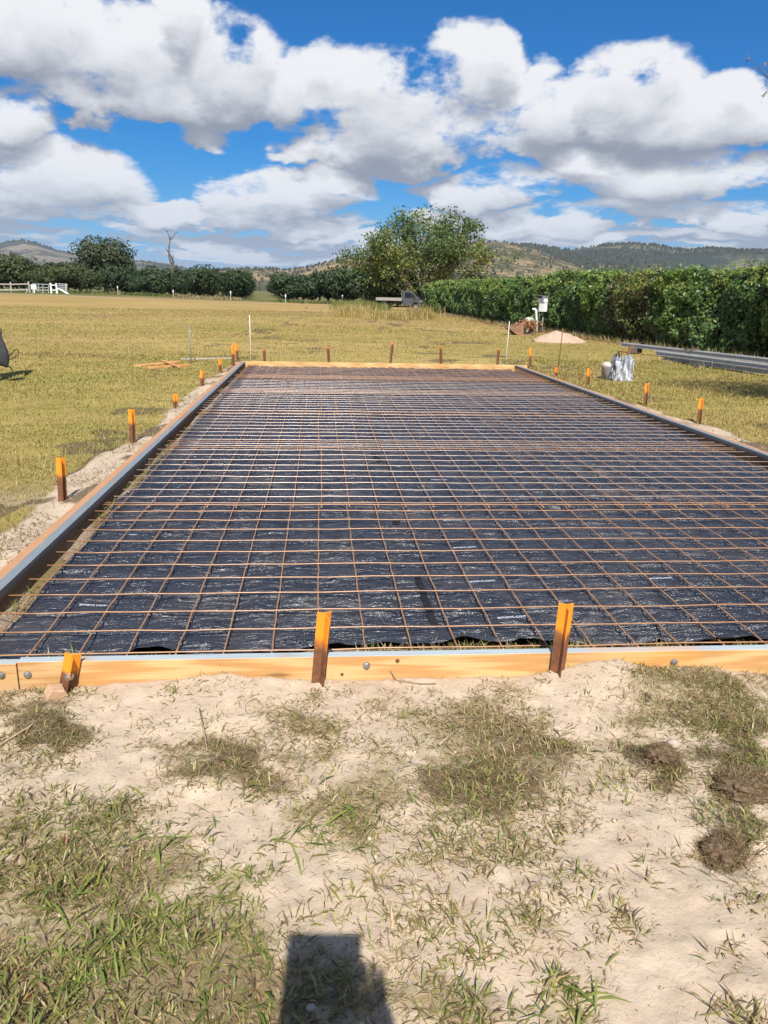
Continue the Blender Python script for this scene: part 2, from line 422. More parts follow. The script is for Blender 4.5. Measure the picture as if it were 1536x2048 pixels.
def ground_mat():
    m, t, b = new_mat('ground_soil_and_lawn')
    at = t.nodes.new('ShaderNodeAttribute'); at.attribute_name = 'col'
    tf, dk, lw = sep(t, at.outputs['Vector'])
    P = tcoord(t, 'Object'); x, y, z = sep(t, P)
    n_f = noise(t, P, 60, 6, .65); n_m = noise(t, P, 9, 5, .6); n_g = noise(t, P, 420, 3, .7)
    sand = mixc(t, n_m.smooth(.3, .75), (.47, .365, .265), (.565, .455, .34))
    sand = mixc(t, n_f.smooth(.52, .8) * .5, sand, (.36, .265, .19))
    sand = mixc(t, n_g.smooth(.56, .72) * .5, sand, (.30, .23, .17))
    soil = mixc(t, n_f.smooth(.35, .65), (.085, .058, .036), (.20, .145, .09))
    turf = mixc(t, (n_f * .6 + n_g * .4).smooth(.40, .62), (.20, .15, .085), (.44, .35, .22))
    brk = (n_f - .5) * .9 + (n_g - .5) * .6
    tf = (tf + brk).smooth(.42, .92); dk = (dk + brk).smooth(.35, .8); lw = (lw + brk * .7).smooth(.25, .75)
    # mown lawn: straw yellow and green in broad drifts, finer mottling
    b1 = noise(t, mapping(t, P, (.10, .16, 1)), 1, 6, .6); b2 = noise(t, mapping(t, P, (.9, .9, 1)), 1, 5, .65); b3 = noise(t, mapping(t, P, (6, 3.5, 1)), 1, 4, .7)
    b4 = noise(t, mapping(t, P, (.035, .22, 1)), 1, 4, .55)
    lawn = mixc(t, (b1 * .8 + b2 * .35 + b3 * .25).smooth(.52, .88), (.26, .205, .060), (.42, .305, .115))
    lawn = mixc(t, y.smooth(16, 70) * b4.smooth(.35, .6) * .75, lawn, (.36, .225, .10))
    lawn = mixc(t, b2.smooth(.58, .75) * b3.smooth(.4, .7) * .7, lawn, (.12, .135, .035))
    lawn = mixc(t, b3.smooth(.56, .74) * .45, lawn, (.12, .095, .045))
    # beyond the track: greener orchard floor
    lawn = mixc(t, y.smooth(96, 112), lawn, mixc(t, b1.smooth(.4, .6), (.085, .115, .03), (.20, .155, .07)))
    c = mixc(t, tf, sand, turf); c = mixc(t, lw, c, lawn); c = mixc(t, dk, c, soil)
    t.links.new(c, b.inputs['Base Color']); b.inputs['Roughness'].default_value = .95; b.inputs['Specular IOR Level'].default_value = .1
    bump(t, b, n_f * .6 + n_g * .25 + n_m * .5 + b3 * lw * 2.0, .55, .018)
    return m
ground = link('ground', gme, ground_mat()); tag(ground, kind='structure')

# gravel track across the far side of the field
def track():
    pts = [(150, 596.5), (300, 600), (490, 606), (737, 614), (900, 618)]
    v = []; q = []
    xs = np.linspace(-46, 6.5, 60)
    for i, x in enumerate(xs):
        yc = np.interp(x, (-46, -30, -9, 6.5), (103, 100.5, 95, 87.5)) + .25 * math.sin(x * .9)
        for w in (-.8, .8): v.append((x, yc + w, float(gz(x, yc + w)) + .012))
        if i: k = 2 * i; q.append((k - 2, k, k + 1, k - 1))
    m = simple('pale_gravel', (.50, .41, .29), (.36, .28, .18), 1.5, .95)
    tag(link('track', np_mesh('track', v, q), m), kind='structure')
track()

# ------------------------------------------------------------------ hills
def hill(name, crest, D, depth, c_grass_tone, c_scrub_tone, scrub_scale, thr, seed):
    """crest: photograph px of the ridge line, standing D metres away"""
    cr = np.array(crest, float)
    pxs = np.arange(cr[0, 0], cr[-1, 0] + 1, 6.0)
    cy = np.interp(pxs, cr[:, 0], cr[:, 1]) + (fbm(pxs * .035, pxs * 0, seed, 3) - .5) * 3
    top = [ZAT(a, b, D) for a, b in zip(pxs, cy)]
    hz = np.array([q[0] for q in top]); hx = np.array([q[1] for q in top])
    rows = np.linspace(-1, .5, 46); v = []
    for r in rows:
        Y = D + r * depth
        prof = (1 - ss(np.abs(r))) if r <= 0 else (1 - ss(r))
        X = hx * (Y / D)
        gul = (fbm(X * 6 / D, Y * 3 / D + 0 * X, seed + 5, 5) - .5)
        Z = -6 + (hz + 6) * prof ** .8 + gul * hz.max() * .55 * (1 - abs(2 * prof - 1)) * (1 if r < -.02 else .0)
        v.append(np.stack([X, np.full_like(X, Y), Z], -1))
    v = np.array(v); n, k = v.shape[:2]; ii = np.arange(n * k).reshape(n, k)
    q = np.stack([ii[:-1, :-1], ii[:-1, 1:], ii[1:, 1:], ii[1:, :-1]], -1).reshape(-1, 4)
    m, t, b = new_mat(name + '_slope_tones')
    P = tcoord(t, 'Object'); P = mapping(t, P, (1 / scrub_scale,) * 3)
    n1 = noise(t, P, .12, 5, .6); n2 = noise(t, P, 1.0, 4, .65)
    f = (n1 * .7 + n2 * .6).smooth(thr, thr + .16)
    t.links.new(mixc(t, f, c_scrub_tone, c_grass_tone), b.inputs['Base Color']); b.inputs['Roughness'].default_value = 1; b.inputs['Specular IOR Level'].default_value = 0
    o = link(name, np_mesh(name, v.reshape(-1, 3), q, smooth=True), m); tag(o, kind='structure')
    return v
TREE_SC = leafmat('scrub_leaves', trans=0.0, rough=.9, spec=.1)
def scrub(name, grids, counts, size, base):
    vs, qs, cs = [], [], []; k0 = 0
    for v, cnt, sz in zip(grids, counts, size):
        n, k = v.shape[:2]; a = RNG.random(cnt) * (n * .68); b_ = RNG.random(cnt) * (k - 1.01)
        i, j = a.astype(int), b_.astype(int); fa, fb = (a - i)[:, None], (b_ - j)[:, None]
        p = (v[i, j] * (1 - fa) + v[i + 1, j] * fa) * (1 - fb) + (v[i, j + 1] * (1 - fa) + v[i + 1, j + 1] * fa) * fb
        keep = fbm(p[:, 0] / (sz * 28), p[:, 1] / (sz * 40), 90, 3) > .40
        ridge = np.abs(a - n * .66) < 1.6
        p = p[keep | ridge]
        s = sz * RNG.uniform(.5, 1.25, len(p))
        for ang in (0.3, 1.9):
            dx = np.cos(ang) * s * .55; dy = np.sin(ang) * s * .55
            j1 = RNG.uniform(.6, 1.1, len(p)); j2 = RNG.uniform(.6, 1.1, len(p))
            q = np.stack([p + np.stack([-dx * j1 * .5, -dy * j1 * .5, -s * .1], -1), p + np.stack([dx * .5 * j2, dy * .5 * j2, -s * .1], -1),
                          p + np.stack([dx * j2, dy * j2, s * .7], -1), p + np.stack([dx * .3, dy * .3, s * 1.15 * j1], -1),
                          p + np.stack([-dx * j1, -dy * j1, s * .75], -1)], 1)
            m = len(p); id_ = k0 + np.arange(m)[:, None] * 5
            qs.append(np.concatenate([id_ + [0, 1, 2, 4]], 1)); vs.append(q.reshape(-1, 3)); k0 += m * 5
            tris.append(id_ + [4, 2, 3])
            col = np.array(base)[None] * RNG.uniform(.6, 1.35, (m, 1)) * np.array([1, 1, 1])[None]
            cs.append(np.repeat(col, 5, 0))
    return vs, qs, cs
tris = []
h_far = hill('far_hill', [(-260, 505), (-60, 500), (15, 493), (35, 492), (70, 500), (120, 504), (150, 507), (175, 513), (220, 520), (260, 523), (275, 526), (300, 529), (345, 540), (400, 548), (460, 552)], 6200, 2400, (.13, .15, .16), (.05, .07, .085), 60, .66, 3)  # blue-grey tones: distance haze painted into the hill's own colours
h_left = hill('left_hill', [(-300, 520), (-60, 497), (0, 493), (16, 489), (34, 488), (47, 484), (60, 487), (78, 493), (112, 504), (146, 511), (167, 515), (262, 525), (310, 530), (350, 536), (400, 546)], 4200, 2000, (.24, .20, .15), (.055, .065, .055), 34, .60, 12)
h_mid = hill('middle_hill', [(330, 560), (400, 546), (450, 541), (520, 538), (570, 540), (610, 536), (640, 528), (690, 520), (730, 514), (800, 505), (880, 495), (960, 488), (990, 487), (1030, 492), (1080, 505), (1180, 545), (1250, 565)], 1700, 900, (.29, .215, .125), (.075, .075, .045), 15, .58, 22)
h_right = hill('right_hill', [(930, 510), (1000, 494), (1070, 495), (1105, 499), (1150, 502), (1182, 496), (1226, 492), (1265, 490), (1314, 494), (1349, 501), (1377, 504), (1401, 500), (1454, 501), (1536, 506), (1700, 500), (1900, 515)], 2500, 1300, (.155, .145, .095), (.042, .05, .042), 20, .64, 33)  # darker tones: cloud shade painted into this hill's colours
vs, qs, cs = scrub('x', [h_mid, h_right, h_left], [2300, 6500, 3600], [4.2, 7.0, 10], (.065, .072, .048))  # thicker scrub on the right hill also stands in for cloud shade
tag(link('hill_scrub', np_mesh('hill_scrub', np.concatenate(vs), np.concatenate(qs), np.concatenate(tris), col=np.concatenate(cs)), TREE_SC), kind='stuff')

# ------------------------------------------------------------------ leaves
def leaf_cloud(cent, nrm, size, col, droop=0.0, aspect=.55):
    """one bent leaf (two triangles sharing the midrib) per centre"""
    n = len(cent); cent = np.asarray(cent, float)
    t = RNG.normal(size=(n, 3)); t -= (t * nrm).sum(1)[:, None] * nrm; t /= np.linalg.norm(t, axis=1)[:, None] + 1e-9
    t[:, 2] -= droop; t /= np.linalg.norm(t, axis=1)[:, None]
    w = np.cross(nrm, t); w /= np.linalg.norm(w, axis=1)[:, None] + 1e-9
    s = (size * RNG.uniform(.65, 1.3, n))[:, None]; up = nrm * s * .12
    v = np.stack([cent - t * s * .5, cent + w * s * aspect * .5 - t * s * .05 + up, cent + t * s * .5, cent - w * s * aspect * .5 - t * s * .05 + up], 1)
    i = np.arange(n)[:, None] * 4
    return v.reshape(-1, 3), np.concatenate([i + [0, 1, 2], i + [0, 2, 3]]), np.repeat(col, 4, 0)
def unit(v): return v / (np.linalg.norm(v, axis=1)[:, None] + 1e-9)
def tint(base, n, var=.3, hue=.12):
    c = np.array(base)[None] * RNG.uniform(1 - var, 1 + var, (n, 1)) * RNG.uniform(1 - hue, 1 + hue, (n, 3)); return c
LEAF = leafmat('broad_leaves', trans=.30, rough=.40, spec=.5)
LEAF_DULL = leafmat('orchard_leaves', trans=.15, rough=.55, spec=.3)
BARK = simple('grey_bark', (.16, .13, .10), (.08, .065, .05), 12, .95, bumps=.5, stretch=(1, 1, .3))
BARK_PALE = simple('pale_bark', (.30, .26, .21), (.17, .14, .11), 9, .95, bumps=.5, stretch=(1, 1, .3))

def crown_mesh(name, rx, ry, rz, zc, n, size, base, lumps=14, light=(.09, .13, .035), seed=1):
    rg = np.random.default_rng(seed)
    lc = unit(rg.normal(size=(lumps, 3)) * np.array([1, 1, .8])); lr = rg.uniform(.32, .55, lumps)
    k = rg.integers(0, lumps, n); d = unit(rg.normal(size=(n, 3)))
    rad = lr[k][:, None] * rg.uniform(.55, 1.05, (n, 1)) ** .5
    p = lc[k] * .62 + d * rad
    core = rg.random(n) < .25; p[core] = unit(rg.normal(size=(core.sum(), 3))) * rg.uniform(.3, .75, (core.sum(), 1))
    nrm = unit(d + p * .8 + rg.normal(size=(n, 3)) * .7)
    w = p * np.array([rx, ry, rz]) + np.array([0, 0, zc])
    w[:, 2] = np.maximum(w[:, 2], zc - rz * rg.uniform(.78, .98, n))
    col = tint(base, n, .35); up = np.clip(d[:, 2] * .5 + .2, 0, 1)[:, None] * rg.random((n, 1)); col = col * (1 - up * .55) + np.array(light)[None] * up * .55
    v, t_, c = leaf_cloud(w, nrm, np.full(n, size), col)
    return np_mesh(name, v, tris=t_, col=c)
def trunk_mesh(h, r, spread, n=4, seed=1):
    random.seed(seed); m = MB(); m.tube([(0, 0, -.1), (.03, 0, h * .5), (0, .02, h)], [r * 1.2, r, r * .8], 7)
    for i in range(n):
        a = 2 * math.pi * i / n + random.uniform(-.4, .4); s = spread * random.uniform(.6, 1)
        m.tube([(0, 0, h * .85), (s * .5 * math.cos(a), s * .5 * math.sin(a), h + spread * .5), (s * math.cos(a), s * math.sin(a), h + spread * 1.1)], [r * .7, r * .4, r * .12], 5)
    return m.mesh('trunk', True)
# orchard: rows of dark trees either side of a mown lane
orch = []
for i in range(4):
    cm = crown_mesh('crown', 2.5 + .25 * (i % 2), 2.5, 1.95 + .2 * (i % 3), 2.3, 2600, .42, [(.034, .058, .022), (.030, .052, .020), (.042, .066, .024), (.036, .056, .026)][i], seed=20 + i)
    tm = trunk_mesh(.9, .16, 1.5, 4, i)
    orch.append((cm, tm))
def tree_at(name, x, y, s, rz, kind, label, group=None, cat='tree', sx=1.0):
    e = empty(name, (x, y, float(gz(x, y))), rz); k = RNG.uniform(.85, 1.2) if group else 1.0; e.scale = (s * sx * k, s * sx * RNG.uniform(.9, 1.1), s)
    link('trunk', kind[1], BARK, e); link('crown', kind[0], LEAF_DULL, e)
    tag(e, label, cat, group); return e
LANE = lambda y: -6.6 + (y - 104) * -.083
ORD = 'first second third fourth fifth sixth seventh eighth ninth tenth eleventh twelfth thirteenth fourteenth fifteenth sixteenth seventeenth'.split()
row_lab = {-1: 'dark green orchard tree in the row left of the mown lane', 1: 'dark green orchard tree in the row right of the mown lane'}
tree_at('orchard_tree', AX(574, 112), 113, .98, 1, orch[0], 'round dark orchard tree at the right corner of the mown lane')
tree_at('orchard_tree', AX(474, 118), 119, 1.02, 2, orch[1], 'bushy dark orchard tree at the left corner of the mown lane', sx=.86)
for k in range(1, 17):
    y = 112 + k * 8
    for sd in (-1, 1):
        x = LANE(y) + sd * 4.3 + RNG.uniform(-.3, .3)
        tree_at('orchard_tree', x, y, RNG.uniform(.9, 1.0), RNG.uniform(0, 6), orch[RNG.integers(4)], ORD[k - 1] + ' orchard tree back along the ' + ('left' if sd < 0 else 'right') + ' side of the mown lane, behind its corner tree', 'orchard rows along the mown lane')
# front line of the orchard to the left, behind the guide posts
for i, px in enumerate(range(232, 452, 22)):
    y = 128 + RNG.uniform(-3, 5) + (4 if i % 2 else 0)
    tree_at('orchard_tree', AX(px + RNG.uniform(-5, 5), y), y, RNG.uniform(.70, 1.15), RNG.uniform(0, 6), orch[RNG.integers(4)], ORD[i] + ' dark orchard tree to the right of the big shade tree, in the front line', 'front line of the orchard left of the lane')
for i, px in enumerate(range(240, 452, 26)):
    y = 142 + RNG.uniform(-3, 5)
    tree_at('orchard_tree', AX(px + RNG.uniform(-5, 5), y), y, RNG.uniform(.98, 1.12), RNG.uniform(0, 6), orch[RNG.integers(4)], ORD[i] + ' dark orchard tree right of the big shade tree, in the second line behind', 'second line of the orchard left of the lane')
for i, px in enumerate(range(606, 772, 17)):
    y = 116 + RNG.uniform(-2, 4) - i * 1.0
    tree_at('orchard_tree', AX(px, y), y, RNG.uniform(.80, 1.16) * (1.08 if px > 655 else .92), RNG.uniform(0, 6), orch[RNG.integers(4)], ORD[i] + ' dark orchard tree right of the lane corner, in the line towards the truck', 'orchard line between the lane and the truck')
for i, px in enumerate(range(770, 900, 26)):
    y = 92 + i * 2
    tree_at('orchard_tree', AX(px, y), y, RNG.uniform(.95, 1.05), RNG.uniform(0, 6), orch[RNG.integers(4)], ORD[i] + ' dark bushy tree from the left behind the old truck', 'bushy trees behind the truck')
# belt of paler trees on the left, behind the paddock fence
pale = []
for i in range(2):
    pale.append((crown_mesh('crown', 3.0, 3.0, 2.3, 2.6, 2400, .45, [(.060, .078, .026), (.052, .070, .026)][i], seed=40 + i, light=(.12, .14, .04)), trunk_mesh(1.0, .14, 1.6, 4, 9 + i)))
for i, px in enumerate(range(-40, 200, 22)):
    y = 124 + RNG.uniform(-3, 5)
    tree_at('paddock_tree', AX(px, y), y, (1.05 if px < 50 else .84) * RNG.uniform(.72, 1.22), RNG.uniform(0, 6), pale[RNG.integers(2)], ORD[i] + ' mid green bushy tree from the left edge, behind the paddock fence and gate', 'belt of trees behind the paddock fence')
for i, px in enumerate(range(-30, 170, 32)):
    y = 150 + RNG.uniform(-3, 5)
    tree_at('paddock_tree', AX(px, y), y, RNG.uniform(1.05, 1.3), RNG.uniform(0, 6), orch[RNG.integers(4)], ORD[i] + ' darker tree top from the left edge, over the belt behind the fence', 'tree tops behind the paddock belt')
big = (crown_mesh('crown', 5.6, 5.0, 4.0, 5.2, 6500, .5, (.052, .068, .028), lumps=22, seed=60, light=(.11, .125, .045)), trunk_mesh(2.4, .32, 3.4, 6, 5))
tree_at('shade_tree', AX(211, 138), 138, 1.0, .4, big, 'large rounded grey green tree rising above the orchard on the left')

# wide spreading tree behind the truck
def spreading_tree():
    random.seed(5); rg = np.random.default_rng(5)
    Y = 90.0; bx = AX(846, Y); e = empty('spreading_tree', (bx, Y, 0)); e['label'] = 'wide spreading tree with thin yellowing leaves and bare limbs behind the truck'; e['category'] = 'tree'
    mb = MB(); tips = []; limbs = []
    for i in range(15):
        a = 2 * math.pi * i / 15 + random.uniform(-.2, .2); el = random.uniform(.35, 1.25)
        L = random.uniform(5.6, 8.3) * (1.0 if el < .8 else .95)
        d = Vector((math.cos(a) * math.cos(el) * 1.05, math.sin(a) * math.cos(el) * .75, math.sin(el) * .98))
        p0 = Vector((random.uniform(-.25, .25), random.uniform(-.25, .25), .3))
        pts = [p0, p0 + d * L * .28 + Vector((0, 0, .6)), p0 + d * L * .62 + Vector((random.uniform(-.4, .4), 0, 1.2)), p0 + d * L + Vector((random.uniform(-.4, .4), 0, 1.4))]
        mb.tube(pts, [.24, .15, .09, .03], 6); limbs.append(pts)
    def lerp(pts, t):
        s = t * (len(pts) - 1); i = min(int(s), len(pts) - 2); return pts[i].lerp(pts[i + 1], s - i)
    for pts in limbs:
        for j in range(15):
            t = random.uniform(.35, 1.0); b0 = lerp(pts, t)
            d = (b0 - Vector((0, 0, 2.5))).normalized() + Vector((random.uniform(-.8, .8), random.uniform(-.6, .6), random.uniform(-.2, .9)))
            d.normalize(); L = random.uniform(1.2, 2.9)
            b1 = b0 + d * L * .5 + Vector((0, 0, .15)); b2 = b0 + d * L
            mb.tube([b0, b1, b2], [.045, .03, .012], 4, cap=False); tips.append(b2); tips.append(b1)
            for q in range(3):
                d2 = (d + Vector((random.uniform(-.8, .8), random.uniform(-.8, .8), random.uniform(-.5, .8)))).normalized()
                b3 = b1.lerp(b2, random.random()) + d2 * random.uniform(.4, 1.1); mb.tube([b1.lerp(b2, .5), b3], [.018, .008], 3, cap=False); tips.append(b3)
    cen = Vector((.15, 0, 5.0)); allp = [lerp(p, t) for p in limbs for t in (.5, .65, .8, .95)]
    for j in range(330):
        d = Vector(unit(rg.normal(size=(1, 3)))[0]); d.z = abs(d.z) * 1.0 - .18; d.normalize(); k = random.uniform(.72, 1.0)
        if d.z < .12 and d.x > .3 and random.random() < .6: continue
        lump = 1 + .16 * math.sin(d.x * 6 + 1) * math.cos(d.z * 5 + d.y * 4)
        tp = cen + Vector((d.x * 7.3, d.y * 5.6, d.z * 5.6)) * k * lump
        nb = min(allp, key=lambda q: (q - tp).length); mb.tube([nb, nb.lerp(tp, .5) + Vector((0, 0, .25)), tp], [.04, .025, .008], 3, cap=False); tips.append(tp)
    T = np.array([list(p) for p in tips]); c, cl = [], []
    for p in T:
        bare = (p[0] > 1.5 and p[2] < 5.2) or (abs(p[0]) < 2.2 and p[2] < 4.6)
        if rg.random() < (.70 if bare else .14): continue
        n = rg.integers(14, 32); c.append(p + rg.normal(size=(n, 3)) * np.array([.42, .42, .26]))
        k = rg.random(); g = fbm(np.array([p[0] * .5 + 7]), np.array([p[2] * .5]), 4, 2)[0]
        base = (.25, .17, .025) if (g > .80 and k < .5) else ((.18, .205, .045) if (g > .52 and k < .6) else (.105, .152, .044))
        cl.append(tint(base, n, .35))
    mb.build('trunk', BARK_PALE, e, True)
    c = np.concatenate(c); cl = np.concatenate(cl)
    v, t_, k = leaf_cloud(c, unit(rg.normal(size=c.shape) + np.array([0, 0, .7])), np.full(len(c), .33), cl)
    link('crown', np_mesh('crown', v, tris=t_, col=k), LEAF, e)
spreading_tree()
# low dark scrub tree right of it, over the hedge
tree_at('scrub_tree', AX(955, 95), 95, .95, 1, pale[1], 'small ragged tree rising just over the hedge right of the spreading tree', sx=.8)

# dead tree standing bare above the orchard
def dead_tree():
    Y = 135.0; e = empty('dead_tree', (AX(344, Y), Y, 0)); tag(e, 'tall bare dead tree with forked grey branches above the orchard', 'tree'); mb = MB()
    def q(px, py, dy=0):
        z, x = ZAT(px, py, Y); return (x - e.location.x, dy, z)
    mb.tube([q(346, 590), q(345, 545), q(343, 530), q(339, 515), q(337.5, 505), q(338, 495), q(340, 480)], [.30, .26, .22, .17, .15, .12, .10], 6)
    mb.tube([q(340, 480), q(338, 472), q(334, 464), q(331, 457)], [.09, .07, .05, .02], 5)
    mb.tube([q(340, 480), q(345, 475), q(351, 468, -.3), q(355, 463, -.5)], [.08, .07, .05, .02], 5)
    mb.tube([q(344, 530), q(346, 522, .3), q(344.5, 517), q(341, 510), q(338.5, 506)], [.17, .13, .12, .1, .1], 5)
    mb.tube([q(346, 528), q(348.5, 524), q(349, 523)], [.12, .1, .04], 5); mb.tube([q(345, 519), q(346.5, 513), q(347, 508)], [.09, .05, .02], 5)
    mb.tube([q(337, 504), q(333, 499, -.2), q(329.5, 494, -.4)], [.09, .07, .02], 5)
    for a, b in (((334, 464), (338, 460)), ((351, 468), (349, 463)), ((333, 461), (330, 463)), ((353, 465), (357, 466)), ((340, 476), (342, 469))): mb.tube([q(*a), q(*b)], [.04, .01], 4)
    mb.build('trunk', BARK, e, True)
dead_tree()

# ------------------------------------------------------------------ hedge along the right side
def hedge():
    n = 125000
    y = 13.0 + 62.0 * RNG.random(n) ** 1.75
    HX = lambda y: np.interp(y, (13, 19.4, 25.6, 42, 80), (11.7, 11.55, 10.7, 9.75, 9.6))
    top = 2.36 + (fbm(y * .45, y * 0, 70, 3) - .5) * .34
    part = RNG.random(n)
    # position round the section: front face, then the top
    sface = part < .66
    h = np.where(sface, top * RNG.random(n) ** .9, top + RNG.normal(size=n) * .06)
    bulge = (fbm(y * .7, h * .9, 71, 4) - .5) * 1.0 + (vn(y * 2.4, h * 2.4, 72) - .5) * .45
    depth = np.abs(RNG.normal(size=n)) * .22
    base_in = .35 * ss((.55 - h) / .55)
    shoulder = .35 * ss((h - (top - .55)) / .6)
    x = np.where(sface, HX(y) - bulge + depth + base_in + shoulder, HX(y) + .25 + RNG.random(n) * 2.2 - bulge * .4)
    z = np.where(sface, h, top - depth * .5 + (vn(x * 2, y * 2, 73) - .5) * .35 + (RNG.random(n) < .06) * RNG.random(n) * .3)
    x = x + .0
    nr = np.stack([np.where(sface, -1.0, -.25), np.full(n, -.45), np.where(sface, .45, 1.0)], -1) + RNG.normal(size=(n, 3)) * .55
    size = np.interp(y, (13, 25, 75), (.115, .125, .22))
    # every bush of the row has its own leaf colour; young yellow shoots at the top, a coppery bush in the middle
    pal = np.array([(.094, .158, .032), (.074, .135, .032), (.112, .178, .034), (.084, .143, .040), (.068, .118, .030)])
    bush = np.floor((y + (vn(y * 2, z * 2, 74) - .5) * .7) / 1.15).astype(int); col = pal[(bush * 7) % 5]
    cop = (ss((y - 25.3) / .5) * ss((28.9 - y) / .7))[:, None] * (RNG.random((n, 1)) < .45)
    col = col * (1 - cop) + np.array((.11, .066, .028)) * cop
    col = col * RNG.uniform(.6, 1.5, (n, 1)) * RNG.uniform(.9, 1.1, (n, 3))
    shoot = ((RNG.random(n) < np.where(h > top - .45, .55, .12)) & (fbm(y * .8, z * .8, 75, 3) > .42))[:, None]
    col = np.where(shoot, col * .4 + np.array((.20, .215, .035)) * .8, col)
    v, t_, c = leaf_cloud(np.stack([x, y, z], -1), unit(nr), size, col, droop=.25, aspect=.58)
    e = empty('hedge', (10.2, 40, 0)); tag(e, 'tall clipped green hedge with a coppery bush in it running down the right side', 'hedge')
    f = link('foliage', np_mesh('foliage', v - np.array((10.2, 40, 0)), tris=t_, col=c), LEAF, e); f['kind'] = 'stuff'
    # woody inside of the hedge
    ys = np.arange(13, 76, .8); vv, qq = [], []
    for i, yy in enumerate(ys):
        xx = float(HX(yy)) + .55
        for dx, zz in ((.2, 0), (0, .8), (.1, 1.8), (.5, 2.05), (1.7, 2.05), (2.2, 0)): vv.append((xx + dx - 10.2 + .12 * math.sin(yy * 3 + zz), yy - 40, zz))
        if i:
            k = 6 * i
            for j in range(5): qq.append((k - 6 + j, k - 5 + j, k + 1 + j, k + j))
    qq += []
    link('twigs', np_mesh('twigs', vv, qq), simple('hedge_twigs', (.045, .040, .024), (.028, .034, .016), 30, 1, spec=.1), e)
hedge()
# fallen red-brown leaves and long grass at the hedge foot

# ------------------------------------------------------------------ formwork
def timber(name, c1, c2, grain_axis='x', paint=None, top=None, rough=.65):
    """sawn pine: long grain, knots; optional weathered grey face on top, sprayed marking paint in patches"""
    m, t, b = new_mat(name); P = tcoord(t)
    st = (.30, 20, 20) if grain_axis == 'x' else (20, .30, 20)
    v = mapping(t, P, st)
    g = noise(t, v, 4.0, 6, .6, .8); g2 = noise(t, v, 16, 4, .6); blot = noise(t, P, 1.3, 4, .5)
    wv = t.nodes.new('ShaderNodeTexWave'); wv.inputs['Scale'].default_value = 1.1; wv.inputs['Distortion'].default_value = 9; wv.inputs['Detail'].default_value = 3
    t.links.new(mapping(t, P, (.5, 20, 20) if grain_axis == 'x' else (20, .5, 20)), wv.inputs['Vector'])
    gr = g * .45 + V(t, wv.outputs['Fac']) * .30 + g2 * .42
    c = mixc(t, gr.smooth(.42, .74), c1, c2)
    kn = t.nodes.new('ShaderNodeTexVoronoi'); kn.inputs['Scale'].default_value = 1.0
    t.links.new(mapping(t, P, (1.7, 9, 9) if grain_axis == 'x' else (9, 1.7, 9)), kn.inputs['Vector'])
    kd = V(t, kn.outputs['Distance'])
    c = mixc(t, kd.smooth(.13, .05) * .8, c, tuple(q * .35 for q in c2))
    c = mixc(t, blot.smooth(.52, .7) * .35, c, tuple(q * .55 for q in c2))
    if top:
        nz = sep(t, t.nodes.new('ShaderNodeNewGeometry').outputs['Normal'])[2]
        tc = mixc(t, g2.smooth(.3, .7), top, tuple(q * .72 for q in top))
        tc = mixc(t, noise(t, P, 2.2, 4, .6).smooth(.60, .72) * .55, tc, (.36, .22, .12))
        f = nz.smooth(.6, .8)
        if grain_axis == 'y': f = f.max((sep(t, P)[2] + (g - .5) * .05).smooth(.075, .105) * .8)  # skylight on the upper side face painted grey, its shaded foot left brown
        c = mixc(t, f, c, tc)
    if paint:
        pm = noise(t, P, 1.1, 4, .55).smooth(.56, .68)
        c = mixc(t, pm * .4, c, paint)
    mud = (0.03 - sep(t, P)[2] + (noise(t, P, 9, 5, .65) - .5) * .14).smooth(.0, .05) * noise(t, P, 55, 4, .7).smooth(.35, .6) * .7
    c = mixc(t, mud, c, (.44, .33, .24))
    t.links.new(c, b.inputs['Base Color']); b.inputs['Roughness'].default_value = rough; b.inputs['Specular IOR Level'].default_value = .3
    bump(t, b, gr, .25, .004); return m
PINE_X = timber('pine_along', (.61, .385, .175), (.47, .25, .09), 'x', (.74, .30, .06), (.44, .50, .52))
PINE_FAR = timber('pale_pine', (.66, .42, .18), (.52, .29, .10), 'x', None, (.62, .42, .22))
LVL_Y = timber('weathered_board', (.17, .105, .06), (.10, .06, .035), 'y', (.36, .13, .035), (.235, .265, .285))
ORANGE_Y = timber('orange_edge', (.50, .25, .11), (.38, .17, .07), 'y', (.64, .24, .07), (.54, .29, .15))
STEEL = simple('zinc_steel', (.55, .55, .54), (.35, .34, .33), 40, .35, .9)
def planks(name, label, items):
    e = empty(name); tag(e, label, 'formwork board')
    for (x0, x1, y0, y1, z0, z1, mat, skew) in items:
        m = MB(); m.box(x0, x1, y0, y1, z0, z1, .003)
        if skew:
            for v in m.b.verts: v.co.x += (v.co.y - 2.85) * skew
        m.build('plank', mat, e)
    return e
fb = planks('formwork_board', 'orange pine board nearest the camera, banked up with sand along its foot', [
    (-1.66, -1.175, 2.801, 2.846, -.08, .120, PINE_X, 0), (-1.172, 4.52, 2.805, 2.85, -.08, .126, PINE_X, 0)])
def screw(parent, px, py, r=.011):
    p = G(px, py, .07); y = 2.801 if p[0] > -1.17 else 2.797
    z, x = ZAT(px, py, y)
    m = MB(); m.lathe([(r * .4, -.010), (r, -.008), (r, -.004), (r * 1.35, -.003), (r * 1.35, .003)], 10, 'y', (x, y, z)); m.build('bolt', STEEL, parent)
for px, py in ((55, 1349), (2, 1350), (733, 1331), (1348, 1324)): screw(fb, px, py)
for px, py, r in ((684, 1349, .007), (795, 1322, .009)):
    z, x = ZAT(px, py, 2.804); m = MB(); m.lathe([(r, -.001), (r, .002)], 10, 'y', (x, 2.8045, z)); m.build('knot', simple('dark_knot', (.16, .06, .02), (.09, .035, .012), 60), fb)
